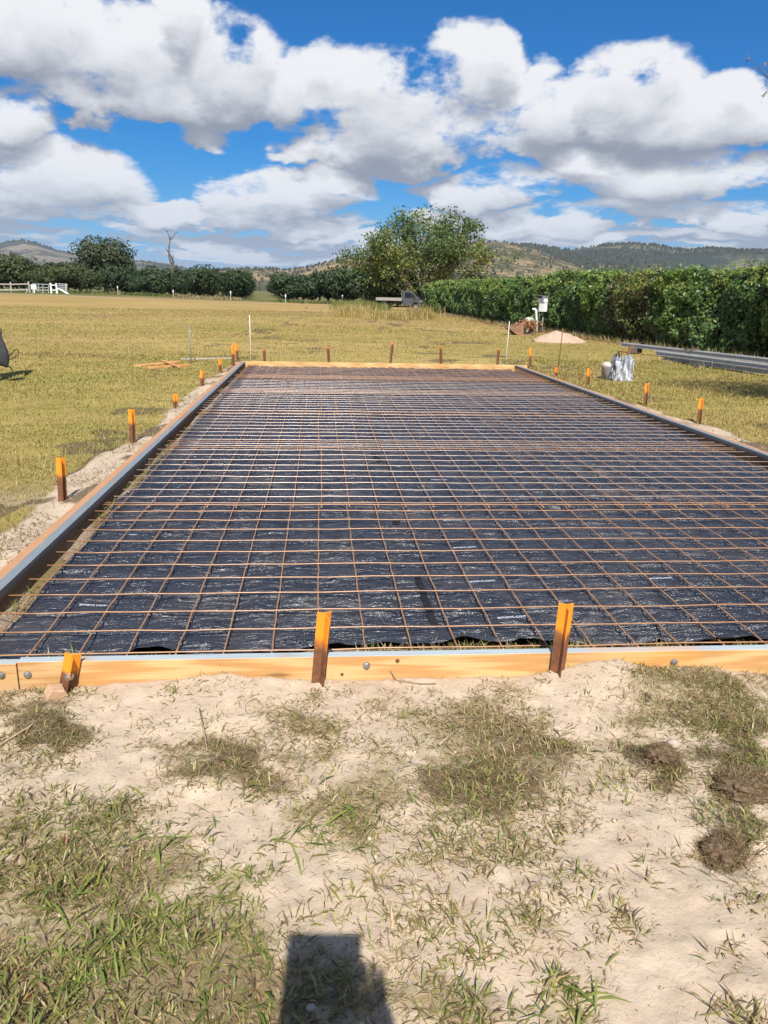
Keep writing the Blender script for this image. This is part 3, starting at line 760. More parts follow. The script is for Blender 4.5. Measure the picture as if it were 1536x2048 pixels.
planks('formwork_board', 'weathered grey board with an orange outer edge along the left of the slab', [
    (-1.585, -1.528, 2.852, 9.4, -.08, .122, LVL_Y, 0), (-1.585, -1.528, 9.402, 16.16, -.08, .120, LVL_Y, 0),
    (-1.650, -1.587, 2.852, 8.1, -.08, .112, ORANGE_Y, 0), (-1.652, -1.588, 8.102, 16.16, -.08, .114, ORANGE_Y, 0)])
planks('formwork_board', 'weathered grey board with a brown sunlit inner face along the right of the slab', [
    (4.295, 4.352, 2.852, 8.8, -.08, .122, LVL_Y, -.0155), (4.295, 4.352, 8.802, 16.16, -.08, .120, LVL_Y, -.0155),
    (4.354, 4.420, 2.852, 7.2, -.08, .112, ORANGE_Y, -.0155), (4.355, 4.420, 7.202, 16.16, -.08, .114, ORANGE_Y, -.0155)])
planks('formwork_board', 'pale pine board across the far end of the slab', [
    (-1.60, 2.2, 16.165, 16.21, -.08, .126, PINE_FAR, 0), (2.203, 4.36, 16.168, 16.213, -.08, .124, PINE_FAR, 0)])

# ------------------------------------------------------------------ pegs
def rust_paint(lo=.63):
    m, t, b = new_mat('rusty_steel_orange_tip'); P = tcoord(t); g = sep(t, tcoord(t, 'Generated'))[2]
    n1 = noise(t, P, 30, 5, .65); n2 = noise(t, P, 9, 4, .6)
    rust = mixc(t, n1.smooth(.35, .7), (.20, .075, .028), (.095, .042, .022))
    c = mixc(t, (g + (n2 - .5) * .35 + (n1 - .5) * .15).smooth(lo, lo + .13), rust, mixc(t, n2, (.88, .30, .015), (.78, .22, .012)))
    t.links.new(c, b.inputs['Base Color']); b.inputs['Roughness'].default_value = .62; bump(t, b, n1, .4, .003); return m
RUSTP = rust_paint(); RUSTB = rust_paint(.90)
RUST = simple('rusty_bar', (.26, .11, .045), (.13, .055, .028), 40, .7, .2, .3)
def fins(L, w, th, ang0):
    m = MB()
    for k in range(3):
        a = ang0 + k * 2 * math.pi / 3
        d = Vector((math.cos(a), math.sin(a), 0)); s = Vector((-d.y, d.x, 0)) * th / 2
        prof = [d * w - s * .7, d * w + s * .7, s, -s]
        lo = [m.b.verts.new(p + Vector((0, 0, 0))) for p in prof]; hi = [m.b.verts.new(p + Vector((0, 0, L - (.0 if k else .012)))) for p in prof]
        m.b.faces.new(lo[::-1]); m.b.faces.new(hi)
        for i in range(4): m.b.faces.new((lo[i], lo[(i + 1) % 4], hi[(i + 1) % 4], hi[i]))
    return m
def peg(base, top, label, w=.034, ang=-1.35, Y=None, thin=False):
    if Y is None:
        p = G(*base); x, y = p[0], p[1]
    else:
        y = Y; x = ZAT(*base, Y)[1]
    zb = float(gz(x, y))
    zt, xt = ZAT(*top, y)
    a = Vector((x, y, zb)); d = Vector((xt, y, zt)) - a; L = d.length; d.normalize()
    o = fins(L + .12, w, .007, ang).build('steel_peg', RUSTB if Y and Y > 10 else RUSTP)
    o.location = a - d * .12; o.rotation_euler = d.to_track_quat('Z', 'Y').to_euler()
    o.rotation_mode = 'QUATERNION'; o.rotation_quaternion = Vector((0, 0, 1)).rotation_difference(d)
    return tag(o, label, 'formwork peg', 'orange tipped steel pegs round the formwork')
PEGS = [
    ((134, 1388), (146, 1310), 'short orange tipped peg at the front board left end, a wooden chip at its foot', 2.77),
    ((640, 1356), (652, 1226), 'leaning orange tipped peg in the middle of the front board', 2.767),
    ((1117, 1336), (1135, 1209), 'leaning orange tipped peg on the front board, right of the middle', 2.767),
    ((127, 1014), (121, 916), 'nearest orange tipped peg beside the left board', None),
    ((266, 892), (263, 819), 'second orange tipped peg from the front beside the left board', None),
    ((351, 822), (350, 788), 'short orange tipped peg beside the left board, third from the front', None),
    ((405, 779), (404, 741), 'orange tipped peg beside the left board near the boards lying on the lawn', None),
    ((441, 748), (440, 716), 'orange tipped peg beside the left board, last before the far corner pair', None),
    ((466, 736), (466, 690), 'left one of two orange pegs at the far left corner', None),
    ((476, 727), (473, 686), 'right one of two orange pegs at the far left corner', None),
    ((530, 724), (528, 699), 'short rusty peg behind the far board, next to the white rod', 16.27),
    ((659, 725), (656, 694), 'rusty peg behind the far board, second from its left end', 16.27),
    ((780, 726), (786, 685), 'tall rusty peg leaning right behind the middle of the far board', 16.27),
    ((882, 727), (882, 694), 'rusty peg behind the far board, right of the tall leaning one', 16.27),
    ((995, 729), (998, 697), 'dark rusty peg behind the far board near its right end', 16.27),
    ((1060, 735), (1063, 695), 'slim orange tipped peg just outside the far right corner', None),
    ((1113, 757), (1113, 735), 'short orange peg beside the right board, below the rusty rod', None),
    ((1176, 772), (1178, 737), 'dark peg beside the right board, level with the silver bag', None),
    ((1292, 810), (1295, 767), 'orange tipped peg beside the right board in front of the silver bag', None),
    ((1398, 848), (1404, 797), 'nearest orange tipped peg beside the right board', None)]
for i, (b_, t_, lab, Yp) in enumerate(PEGS): peg(b_, t_, lab, Y=Yp, ang=-1.35 + .25 * math.sin(i * 2.3))
def rod(base, top, r, mat, label):
    p = G(*base); zt, xt = ZAT(*top, p[1]); m = MB()
    m.tube([(p[0], p[1], -.1), ((p[0] + xt) / 2 + .004, p[1], zt / 2), (xt, p[1], zt)], r, 8)
    o = m.build('marker_rod', mat, None, True); return tag(o, label, 'rod', 'thin marker rods round the slab')
WHITE = simple('white_paint', (.78, .78, .75), (.62, .61, .57), 20, .5)
GREYP = simple('grey_steel', (.30, .29, .27), (.20, .19, .18), 30, .6, .3)
rod((382, 727), (378, 651), .013, GREYP, 'thin grey rod standing on the lawn left of the far corner')
rod((501, 722), (499, 630), .0075, WHITE, 'thin white rod behind the far left corner of the slab')
rod((1011, 727), (1019, 642), .0075, WHITE, 'thin pale rod leaning by the far right corner of the slab')
rod((1115, 741), (1126, 656), .011, RUST, 'thin rusty rod leaning in front of the sand heap')
# bolts through the first and last pegs
def peg_bolt(px, py):
    z, x = ZAT(px, py, 2.755); m = MB(); m.lathe([(.006, -.014), (.012, -.012), (.012, -.002), (.017, 0), (.017, .012)], 8, 'y', (x, 2.755, z))
    return m
b_ = peg_bolt(138, 1354).build('bolt', STEEL); b_.parent = fb

# ------------------------------------------------------------------ plastic membrane
def pz(x, y):
    x = np.asarray(x, float); y = np.asarray(y, float)
    cx = (x + .008) / .2; cy = (y - 3.0) / .2165
    pil = np.abs(np.sin(np.pi * cx) * np.sin(np.pi * cy)) ** .7
    wx = x + .06 * (fbm(x * 4, y * 4, 101, 2) - .5); wy = y + .10 * (fbm(x * 2.5, y * 2.5, 102, 3) - .5)
    r1 = 1 - np.abs(2 * vn(wx * 2.0, wy * 15, 103) - 1); r2 = 1 - np.abs(2 * vn(wx * 3.5 + wy * 4, wy * 24 - wx * 3, 104) - 1)
    r3 = 1 - np.abs(2 * vn(wx * 2.0 - wy * 2.2, wy * 6 + wx * 2.5, 105) - 1)
    amp = .5 + 1.0 * fbm(x * .9, y * .9, 106, 3)
    r4 = 1 - np.abs(2 * vn(wx * 2.2 + 3, wy * 34 + 2 * wx, 108) - 1)
    return .004 + .015 * pil + amp * (.010 * r1 ** 3 + .009 * r2 ** 2 + .014 * r3 ** 8 + .010 * r4 ** 2) + .012 * (fbm(x * 1.4, y * 1.4, 107, 3) - .3)
def plastic_mat():
    m, t, b = new_mat('black_polythene'); P = tcoord(t)
    n1 = noise(t, mapping(t, P, (5, 40, 9)), 1.0, 5, .6, .9); n2 = noise(t, mapping(t, P, (13, 110, 26)), 1.0, 3, .55, .8)
    n3 = noise(t, mapping(t, P, (30, 16, 20), rot=(0, 0, .7)), 1.0, 4, .6, 1.0)
    dust = noise(t, P, 1.1, 6, .62); d2 = noise(t, P, 18, 5, .7)
    dm = (dust.smooth(.50, .72) * d2.smooth(.35, .7)) * .22 + dust.smooth(.35, .8) * .05
    c = mixc(t, dm, (.026, .029, .038), (.33, .27, .22))
    red = noise(t, P, .55, 4, .6).smooth(.58, .72) * d2.smooth(.3, .65) * .16
    c = mixc(t, red, c, (.36, .14, .08))
    t.links.new(c, b.inputs['Base Color'])
    b.inputs['Roughness'].default_value = .3; b.inputs['Specular IOR Level'].default_value = 1.0
    t.links.new((n2 * .10 + .20 + dm * 1.2).k, b.inputs['Roughness'])
    bump(t, b, n1 * 1.0 + n2 * .35 + n3 * .8, .9, .016)
    return m
def membrane():
    nxp, nyp = 350, 780
    U = np.linspace(0, 1, nxp); W = np.linspace(0, 1, nyp) ** 1.25
    uu, ww = np.meshgrid(U, W)
    xa = 4.26 * uu - 1.5 * (1 - uu)
    yn = 3.055 + .05 * np.maximum(0, np.sin(xa * 2.1 + 1.0)) + (fbm(xa * 4, xa * 0, 110, 3) - .5) * .10 - .06 * ss((-.55 - xa) / .5)
    y = yn * (1 - ww) + 16.13 * ww
    xl = -1.49 + .07 * (fbm(y * 1.5, y * 0, 111, 3)) + .04 * ss((5.6 - y) / 2.2); xrr = 4.255 - (y - 2.85) * .0155 - .12 * fbm(y * 1.1, y * 0, 112, 3)
    x = xrr * uu + xl * (1 - uu)
    z = pz(x, y)
    eN = np.exp(-((y - yn) / .05) ** 2); eS = np.exp(-((x - xl) / .04) ** 2) + np.exp(-((xrr - x) / .04) ** 2)
    z = z + eN * (.030 * np.maximum(0, fbm(x * 3, x * 0, 113, 3) - .42) * 4 - .004) + eS * .03 * (fbm(y * 2.2, y * 0, 114, 3) - .45)
    z = np.maximum(z, gz(x, y) + .006)
    ii = np.arange(nxp * nyp).reshape(nyp, nxp)
    q = np.stack([ii[:-1, :-1], ii[:-1, 1:], ii[1:, 1:], ii[1:, :-1]], -1).reshape(-1, 4)
    o = link('plastic_sheet', np_mesh('plastic_sheet', np.stack([x, y, z], -1).reshape(-1, 3), q, smooth=True), plastic_mat())
    tag(o, 'crinkled black plastic membrane laid flat inside the formwork', 'plastic sheet')
    # lap tape
    tm = simple('black_tape', (.013, .013, .015), (.02, .02, .022), 20, .75, spec=.2)
    def strip(p0, p1, w, name='lap_tape', mat=tm):
        v, q = [], []; n = 24; d = np.array(p1) - np.array(p0); s = np.array((-d[1], d[0])) / np.linalg.norm(d) * w / 2
        for i in range(n + 1):
            p = np.array(p0) + d * i / n
            for k in (-1, 0, 1):
                a = p + s * k; v.append((a[0], a[1], float(pz(a[0], a[1])) + .006))
            if i:
                k = 3 * i; q += [(k - 3, k - 2, k + 1, k), (k - 2, k - 1, k + 2, k + 1)]
        link(name, np_mesh(name, v, q, smooth=True), mat, o)
    strip((.53, 3.93), (.535, 3.30), .036); strip((.505, 4.93), (.52, 5.03), .05); strip((.56, 6.9), (.50, 7.3), .05)
    # printed web address along the film
    im = simple('white_print', (.62, .66, .72), (.5, .54, .6), 60, .5)
    for (px, py, rz, s) in ((995, 1242, .12, .034), (907, 1098, .12, .032), (940, 1162, .12, .032), (157, 1210, -.12, .030), (254, 1068, -.08, .030), (887, 1042, .1, .030), (862, 963, .05, .030), (1300, 1160, .1, .03)):
        p = G(px, py, .035); cu = bpy.data.curves.new('printed_text', 'FONT'); cu.body = 'ement.com'; cu.size = s; cu.extrude = .0004
        tmp = bpy.data.objects.new('tmp', cu); COL.objects.link(tmp); dg = bpy.context.evaluated_depsgraph_get(); dg.update()
        me_ = bpy.data.meshes.new_from_object(tmp.evaluated_get(dg)); bpy.data.objects.remove(tmp); me_.name = 'printed_text'
        ob = link('printed_text', me_, None, o)
        zz = max(float(pz(p[0] + a, p[1] + b_)) for a in np.linspace(0, .13, 8) for b_ in (0, .012, .02))
        ob.location = (p[0], p[1], zz + .004); ob.rotation_euler = (R_(6), 0, rz); me_.materials.clear(); me_.materials.append(im)
    return o
membrane()

# ------------------------------------------------------------------ reinforcing mesh: six sheets lapped across the slab
MESHM = None
def mesh_mat(c1=(.42, .23, .115), c2=(.27, .135, .065), spot=.6, rough=.36, metal=.10):
    m, t, b = new_mat('rusted_wire'); P = tcoord(t); i = t.nodes.new('ShaderNodeObjectInfo')
    n = noise(t, P, 9, 5, .65); n2 = noise(t, P, 60, 4, .6)
    c = mixc(t, n.smooth(.35, .7), c1, c2); c = mixc(t, n2.smooth(.6, .8) * spot, c, (.16, .07, .035))
    t.links.new(c, b.inputs['Base Color']); b.inputs['Roughness'].default_value = rough; b.inputs['Metallic'].default_value = metal; b.inputs['Specular IOR Level'].default_value = .9
    return m
MESHM = mesh_mat((.46, .245, .115), (.31, .15, .065)); CLEAN_GLINTM = mesh_mat((.52, .44, .39), (.42, .27, .18), .25, .30, .25)  # second one: cleaner steel, with sun glints painted in as a paler colour
def wire_mesh(L, axis, seed, r=.0033):
    rg = random.Random(seed); m = MB(); n = 26
    pts = []
    for k in range(n + 1):
        a = L * k / n; q = (rg.uniform(-.0025, .0025), rg.uniform(-.003, .003))
        pts.append((a, q[0], q[1]) if axis == 'x' else (q[0], a, q[1]))
    m.tube(pts, r, 6); return m.mesh('wire', True)
CW = [wire_mesh(5.78, 'x', s, .0032) for s in range(4)]; LW = [wire_mesh(2.47, 'y', s + 9, .0040) for s in range(4)]
CB = []
for q in CW: c_ = q.copy(); c_.materials.append(CLEAN_GLINTM); q.materials.append(MESHM); CB.append(c_)
LABS = ['rusty reinforcing mesh sheet nearest the front board', 'rusty reinforcing mesh sheet lapped onto the back of the nearest one',
        'rusty reinforcing mesh sheet in the middle of the slab, starting at the second lap line', 'rusty reinforcing mesh sheet level with the nearest right peg',
        'rusty reinforcing mesh sheet second from the far board', 'reddish reinforcing mesh sheet against the far board']
for k, y0 in enumerate((3.0, 5.295, 7.405, 9.55, 11.7, 13.68)):
    dz = .0 if k % 2 == 0 else .010
    e = empty('mesh_sheet', (-1.51, y0, .058 + dz), random.uniform(-.0012, .0012)); tag(e, LABS[k], 'reinforcing mesh', 'reinforcing mesh sheets lapped across the slab')
    for i in range(12):
        w = link('wire', (CB if k in (1, 2, 3, 4) and 0 < i < 11 and not (k == 4 and i > 7) else CW)[(i + k) % 4], None, e); w.location = (random.uniform(-.035, .03) + .02 * (k % 3) - (.012 * (k == 5)), i * .2165 + random.uniform(-.006, .006), .0045 + .0)
        w.rotation_euler = (0, random.uniform(-.0007, .0007), random.uniform(-.0008, .0008))
    off = (0, .016, -.014, .02, -.008, .012)[k]
    for j in range(29):
        x = -.008 - .2 * 7 + .2 * j + off + 1.51
        if x < .03 or x > 5.72 - .0155 * (y0 - 2.85): continue
        w = link('wire', LW[(j + k) % 4], MESHM, e); w.location = (x + random.uniform(-.003, .003), -.045 + random.uniform(-.012, .012), -.0045)
# ------------------------------------------------------------------ things on the lawn
PINE_Y = timber('loose_pine', (.66, .35, .13), (.52, .23, .07), 'x')
def board_on_lawn(p0, p1, w, th, z, label):
    a, b = G(*p0), G(*p1); d = b - a; L = float(np.hypot(d[0], d[1])); ang = math.atan2(d[1], d[0])
    m = MB(); m.box(0, L, -w / 2, w / 2, 0, th, .003); o = m.build('pine_board', PINE_Y)
    zz = max(float(gz(a[0], a[1])), float(gz(b[0], b[1])))
    o.location = (a[0], a[1], zz + z); o.rotation_euler = (0, 0, ang); return tag(o, label, 'board', 'loose boards lying on the lawn')
board_on_lawn((275, 735), (356, 727), .20, .035, .0, 'broad orange board lying on the lawn left of the slab')
board_on_lawn((298, 739), (377, 733), .14, .04, .0, 'narrow pale board lying on the lawn under the crossing stick')
board_on_lawn((327, 729), (358, 741), .06, .03, .045, 'short pale stick lying across the two loose boards')
m = MB(); a = G(362, 724); b = G(466, 722); m.box(0, float(np.hypot(*(b - a)[:2])), -.012, .012, 0, .03, .002); o = m.build('timber_batten', simple('grey_batten', (.42, .39, .34), (.3, .27, .23), 15, .8)); o.location = (a[0], a[1], .05); o.rotation_euler = (0, 0, math.atan2(b[1] - a[1], b[0] - a[0])); tag(o, 'thin grey batten lying on the grass beside the grey rod', 'batten')
# wooden chip, stones and sticks in the foreground
p = G(118, 1400); m = MB(); m.prism([(0, 0), (.085, .0), (.075, .035), (.03, .055), (.008, .03)], -.03, .03, 'y', .004); o = m.build('wood_chip', simple('raw_wood', (.55, .36, .22), (.42, .26, .15), 14, .8, stretch=(1, 6, 6))); o.location = (p[0] - .045, p[1] - .02, float(gz(p[0], p[1])) - .012); o.rotation_euler = (.1, -.15, .5); tag(o, 'pale chip of wood at the foot of the left front peg', 'wood chip')
STONE = simple('pale_stone', (.50, .42, .35), (.36, .29, .23), 18, .9, bumps=.5)
for px, py, r, lab in ((1346, 1496, .026, 'pale rounded stone in the grass below the right end of the front board'), (622, 2012, .013, 'small stone inside the shadow at the bottom of the picture')):
    p = G(px, py); m = MB(); m.ball((0, 0, 0), (r, r * .8, r * .65), 2, .09); o = m.build('stone', STONE, None, True); o.location = (p[0], p[1], float(gz(p[0], p[1])) + r * .25); tag(o, lab, 'stone')
STICK = simple('dry_stick', (.42, .32, .22), (.24, .17, .11), 30, .9, bumps=.3, stretch=(3, 3, 3))
for pts, r, lab in (([(878, 1502), (893, 1486), (914, 1471)], .0055, 'thick pale dry stick on the turf in the middle of the foreground'),
                    ([(655, 1395), (640, 1372), (610, 1362), (560, 1366)], .0028, 'curved dark runner of grass lying on the sand below the middle peg'),
                    ([(770, 1362), (795, 1378), (840, 1384), (872, 1382)], .0030, 'bent dry runner lying on the sand right of the middle peg'),
                    ([(0, 1500), (60, 1470), (105, 1440)], .004, 'dark dry stick in the clump at the left edge'),
                    ([(400, 1440), (410, 1480), (415, 1520)], .003, 'pale dry stalk standing across the clump left of the middle'),
                    ([(1040, 1905), (1085, 1912), (1120, 1920)], .0018, 'thin pale straw lying on the sand at the lower right')):
    q = []
    for a, b in pts:
        g = G(a, b); q.append((g[0], g[1], float(gz(g[0], g[1])) + r * 1.5 + .006))
    m = MB(); m.tube(q, [r * (1 - .5 * i / len(q)) for i in range(len(q))], 6); tag(m.build('stick', STICK, None, True), lab, 'stick')

# silver bag of tools and bucket
def tool_bag():
    p = G(1242, 761); e = empty('tool_bag', (p[0], p[1], float(gz(p[0], p[1])))); tag(e, 'shiny wrinkled grey plastic bag standing open on the lawn with tools inside', 'bag')
    nu, nv = 120, 40; v, q = [], []
    for j in range(nv):
        h = .47 * j / (nv - 1)
        for i in range(nu):
            a = 2 * math.pi * i / nu; c, s = math.cos(a), math.sin(a)
            k = (abs(c) ** 4 + abs(s) ** 4) ** -.25
            wr = .014 * math.sin(9 * a + h * 9 + 2 * math.sin(h * 7)) + .010 * math.sin(17 * a - h * 16) + .008 * math.sin(5 * a + h * 22)
            v.append((c * k * (.185 + wr - .02 * (h > .42)), s * k * (.15 + wr), h + (.03 * math.sin(3 * a) + .012 * math.sin(11 * a)) * (j / nv) ** 3))
        if j:
            for i in range(nu): q.append(((j - 1) * nu + i, (j - 1) * nu + (i + 1) % nu, j * nu + (i + 1) % nu, j * nu + i))
    m, t, b = new_mat('silver_plastic'); n = noise(t, mapping(t, tcoord(t), (20, 20, 3.5)), 1, 4, .6, 1.5)
    t.links.new(mixc(t, n.smooth(.35, .6), (.10, .11, .13), (.58, .60, .64)), b.inputs['Base Color']); b.inputs['Roughness'].default_value = .32; b.inputs['Metallic'].default_value = .25; bump(t, b, n, .6, .02)
    link('sack', np_mesh('sack', v, q, smooth=True), m, e)
    dk = simple('dark_rubber', (.02, .02, .022), (.03, .03, .03), 20, .6)
    m = MB(); m.prism([(-.17, -.13), (.17, -.13), (.17, .13), (-.17, .13)], .38, .40, 'z'); m.build('contents', dk, e)
    return p
p = tool_bag()
def leaning(name, base, d, L, mat, w, lab, cat):
    m = MB(); m.box(-w, w, -w * .35, w * .35, 0, L, .002); o = m.build(name, mat); o.location = base; o.rotation_mode = 'QUATERNION'; o.rotation_quaternion = Vector((0, 0, 1)).rotation_difference(Vector(d).normalized()); return tag(o, lab, cat)
z0 = float(gz(p[0], p[1]))
leaning('steel_bar', (p[0] + .02, p[1], z0 + .40), (.55, .1, 1), .33, RUST, .022, 'broad rusty bar leaning out of the silver bag', 'bar')
leaning('steel_bar', (p[0] - .06, p[1], z0 + .40), (.22, .1, 1), .22, RUST, .009, 'thin rusty bar sticking out of the silver bag', 'bar')
m = MB(); m.tube([(-.13, 0, .39), (-.145, 0, .50), (-.10, 0, .56), (-.085, 0, .44)], .014, 6); o = m.build('grab_tool', simple('black_plastic', (.02, .02, .022), (.03, .03, .03), 9, .5)); o.location = (p[0], p[1], z0); tag(o, 'black tool end poking out of the left of the silver bag', 'tool')
pb = G(1214, 760); e = empty('bucket', (pb[0] + .06, pb[1] + .16, float(gz(pb[0], pb[1])))); tag(e, 'scuffed pale grey bucket with a cream lid behind the silver bag', 'bucket')
m = MB(); m.lathe([(.105, 0), (.125, .25), (.132, .26), (.132, .275), (.126, .28)], 20); m.build('pail', simple('scuffed_plastic', (.45, .42, .40), (.28, .26, .25), 9, .55), e, True)
m = MB(); m.lathe([(.136, .282), (.136, .305), (.115, .31), (.115, .335), (.1, .34)], 20); m.build('lid', simple('cream_plastic', (.72, .66, .52), (.6, .54, .42), 9, .5), e)

# galvanised steel lengths by the hedge
GALV = simple('galvanised', (.52, .53, .54), (.40, .41, .43), 6, .45, .15)
def purlin_mesh(L):
    m = MB(); t_ = .003; h, w, l = .10, .068, .018
    prof = [(0, 0), (w, 0), (w, l), (w - t_, l), (w - t_, t_), (t_, t_), (t_, h - t_), (w - t_, h - t_), (w - t_, h - l), (w, h - l), (w, h), (0, h)]
    m.prism(prof, 0, L, 'y'); return m.mesh('steel_purlin')
P8 = purlin_mesh(9.0)
def purlin(start, ang, z, dx, lab, flip=False):
    o = link('steel_purlin', P8, GALV); o.location = (start[0] + dx, start[1], z); o.rotation_euler = (0, 0, ang); return tag(o, lab, 'steel purlin', 'galvanised purlins lying by the hedge')
s = G(1310, 722); angF = math.pi + math.atan2(.95, 4.2); s2 = G(1241, 703); angB = math.pi + math.atan2(1.45, 5.5)
purlin(s, angF, .155, 0, 'front top galvanised purlin of the nearer stack by the hedge'); purlin(s, angF, .158, .09, 'rear top galvanised purlin of the nearer stack by the hedge')
purlin((s[0] + .35, s[1] - 1.2), angF, .05, -.02, 'lower galvanised purlin under the nearer stack'); purlin((s[0] + .05, s[1] - .1), angF, .05, .10, 'lower rear galvanised purlin starting level with the stack end')
purlin(s2, angB, .16, 0, 'galvanised purlin starting furthest back beside the hedge'); purlin(s2, angB, .165, .1, 'galvanised purlin against the hedge side of the farther stack')
BEAR = simple('dark_bearer', (.12, .09, .07), (.07, .055, .045), 12, .9)
for i, (st, an, dd, z, lab) in enumerate(((s, angF, 1.9, 0.0, 'dark timber bearer under the nearer purlin stack'), (s2, angB, .8, 0.02, 'dark timber bearer under the start of the farther purlins'), (s2, angB, 3.1, .267, 'short dark offcut lying across the farther purlins'))):
    m = MB(); m.box(-.12, .3, -.04, .04, 0, .05 if z < .1 else .04, .003)
    if z < .1: m.b.verts.ensure_lookup_table()
    o = m.build('timber_bearer', BEAR); o.location = (st[0] + math.sin(an) * -dd * -1 * -1 if False else st[0] - math.sin(an) * dd, st[1] + math.cos(an) * dd, z - (.0)); o.rotation_euler = (0, 0, an); tag(o, lab, 'bearer')
    if z < .1: o.scale = (1, 1, 1.0 if i == 0 else 2.8)

# power board on posts, pressure tank, pvc pipe
def power_board():
    Y = 33.5; e = empty('power_board', (AX(1088, Y), Y, 0)); tag(e, 'grey backboard with a white meter box on two steel posts by the hedge', 'power board')
    gal = GREYP; m = MB(); m.box(-.26, .2, .02, .06, .92, 1.56, .004); m.build('backboard', simple('grey_board', (.13, .135, .14), (.09, .095, .10), 10, .6), e)
    m = MB(); m.box(-.22, .12, -.18, .018, .90, 1.27, .012); mb_ = m.build('meter_box', simple('cream_metal', (.68, .68, .62), (.6, .6, .55), 6, .45), e)
    m = MB(); m.box(-.23, -.03, -.185, -.17, .93, 1.25, .003); m.build('door', simple('grey_metal', (.50, .51, .50), (.44, .45, .44), 6, .45), mb_)
    m = MB(); m.box(-.03, .14, -.12, .018, 1.29, 1.43, .01); m.build('fuse_box', simple('cream_plastic_box', (.72, .70, .60), (.66, .64, .55), 6, .5), e)
    m = MB(); m.box(-.3, .0, -.22, .0, 1.275, 1.288); m.box(-.3, -.08, -.1, .02, 1.565, 1.578); m.build('hood', gal, e)
    for dx, lean, r in ((-.16, -.06, .045), (.06, -.02, .03)):
        m = MB(); m.tube([(dx + lean, 0.1, -.1), (dx, .1, 1.5 if r > .04 else .93)], r, 8); m.build('post', gal, e, True)
    m = MB(); m.tube([(-.10, -.03, .9), (-.12, -.02, .5), (-.10, 0, 0)], .02, 6); m.build('conduit', simple('black_conduit', (.03, .03, .03), (.02, .02, .02), 9, .5), e)
    Y = 33.2; e2 = empty('pipe', (AX(1074, Y), Y, 0)); tag(e2, 'white plastic pipe with an elbow at the top beside the power board', 'pipe')
    m = MB(); m.tube([(.12, 0, 0), (.06, 0, .5), (.01, 0, .93), (-.04, 0, 1.0), (-.16, 0, 1.0)], .045, 10); m.build('pipe_run', WHITE, e2, True)
    m = MB(); m.lathe([(.056, .0), (.056, .09)], 10, 'z', (.02, 0, .84)); m.build('socket', WHITE, e2)
    Y = 33.0; e3 = empty('pressure_tank', (AX(1062, Y), Y, 0)); tag(e3, 'pale green dome of a pressure tank behind the rusty bucket', 'tank')
    m = MB(); m.lathe([(.22, .0), (.25, .1), (.25, .42), (.235, .52), (.19, .61), (.11, .665), (.02, .68)], 20); m.build('shell', simple('pale_green_paint', (.40, .52, .42), (.33, .44, .36), 8, .5), e3, True)
    m = MB(); m.lathe([(.27, .30), (.27, .33)], 20); m.build('seam', simple('green_seam', (.30, .40, .33), (.25, .33, .28), 8, .5), e3)
power_board()
def digger_bucket():
    Y = 31.6; e = empty('digger_bucket', (AX(1048, Y), Y, float(gz(8, 31))), .12); tag(e, 'rusty excavator bucket lying on its back full of dry brown leaves', 'digger bucket')
    rm = simple('rusty_plate', (.30, .17, .105), (.19, .10, .06), 7, .85, .1, .4)
    prof = [(-.62, .30), (-.50, .16), (-.36, .06), (-.18, .0), (.30, .0), (.42, .05), (.48, .16), (.46, .34), (.42, .34), (.43, .17), (.38, .09), (.28, .045), (-.17, .045), (-.33, .10), (-.46, .19), (-.60, .32)]
    m = MB(); m.prism(prof, -.28, .28, 'y'); m.build('scoop', rm, e)
    for y in (-.30, .285):
        m = MB(); m.prism([(-.5, .17), (-.36, .05), (-.18, -.01), (-.05, -.01), (-.02, .16), (-.03, .34), (-.10, .52), (-.18, .48), (-.30, .35), (-.45, .27)], y, y + .02, 'y'); m.build('side_plate', rm, e)
    for k in range(4):
        m = MB(); y = -.24 + k * .16; m.prism([(-.56, .20), (-.78, .36), (-.60, .31)], y - .03, y + .03, 'y'); m.build('tooth', rm, e)
    m = MB(); m.lathe([(.055, -.2), (.055, .2)], 12, 'y', (.05, 0, .42)); m.prism([(-.06, .04), (.16, .04), (.1, .46), (.0, .46)], -.14, -.11, 'y'); m.prism([(-.06, .04), (.16, .04), (.1, .46), (.0, .46)], .11, .14, 'y'); m.build('lug', simple('worn_steel', (.06, .055, .05), (.10, .07, .05), 10, .6, .4), e)
    n = 900; c = RNG.normal(size=(n, 3)) * np.array([.17, .13, .10]) + np.array([.28, -.05, .40]); c[:, 2] = np.maximum(c[:, 2], .06)
    v, t_, cl = leaf_cloud(c, unit(RNG.normal(size=(n, 3)) + np.array([0, -.5, .8])), np.full(n, .085), tint((.30, .15, .06), n, .5))
    o = link('leaf_litter', np_mesh('leaf_litter', v, tris=t_, col=cl), LEAF_DULL); o.location = e.location; o['kind'] = 'stuff'
digger_bucket()
def heap():
    p = G(1130, 686); n = 70; v, q = [], []; cx, cy = p[0] + .05, p[1] + .75
    for j in range(n):
        for i in range(n):
            a, b = (i / (n - 1) * 2 - 1), (j / (n - 1) * 2 - 1); x, y = cx + a * .98, cy + b * .95
            r = math.hypot(a * (1.0 if a < 0 else .86) + .12, b); h = max(0, 1 - r) ** 1.05
            z = .55 * h * (1 - .25 * h) + float(fbm(np.array([x * 4]), np.array([y * 4]), 5, 4)[0] - .5) * .10 * min(1, h * 4)
            v.append((x, y, z - .02 + float(gz(x, y)) * 0 + (-.03 if h == 0 else 0)))
            if i and j: k = j * n + i; q.append((k - n - 1, k - n, k, k - 1))
    o = link('sand_heap', np_mesh('sand_heap', v, q, smooth=True), simple('pinkish_sand', (.50, .36, .26), (.40, .28, .20), 12, .95, bumps=.6)); tag(o, 'low heap of pinkish sand on the lawn in front of the hedge', 'sand heap')
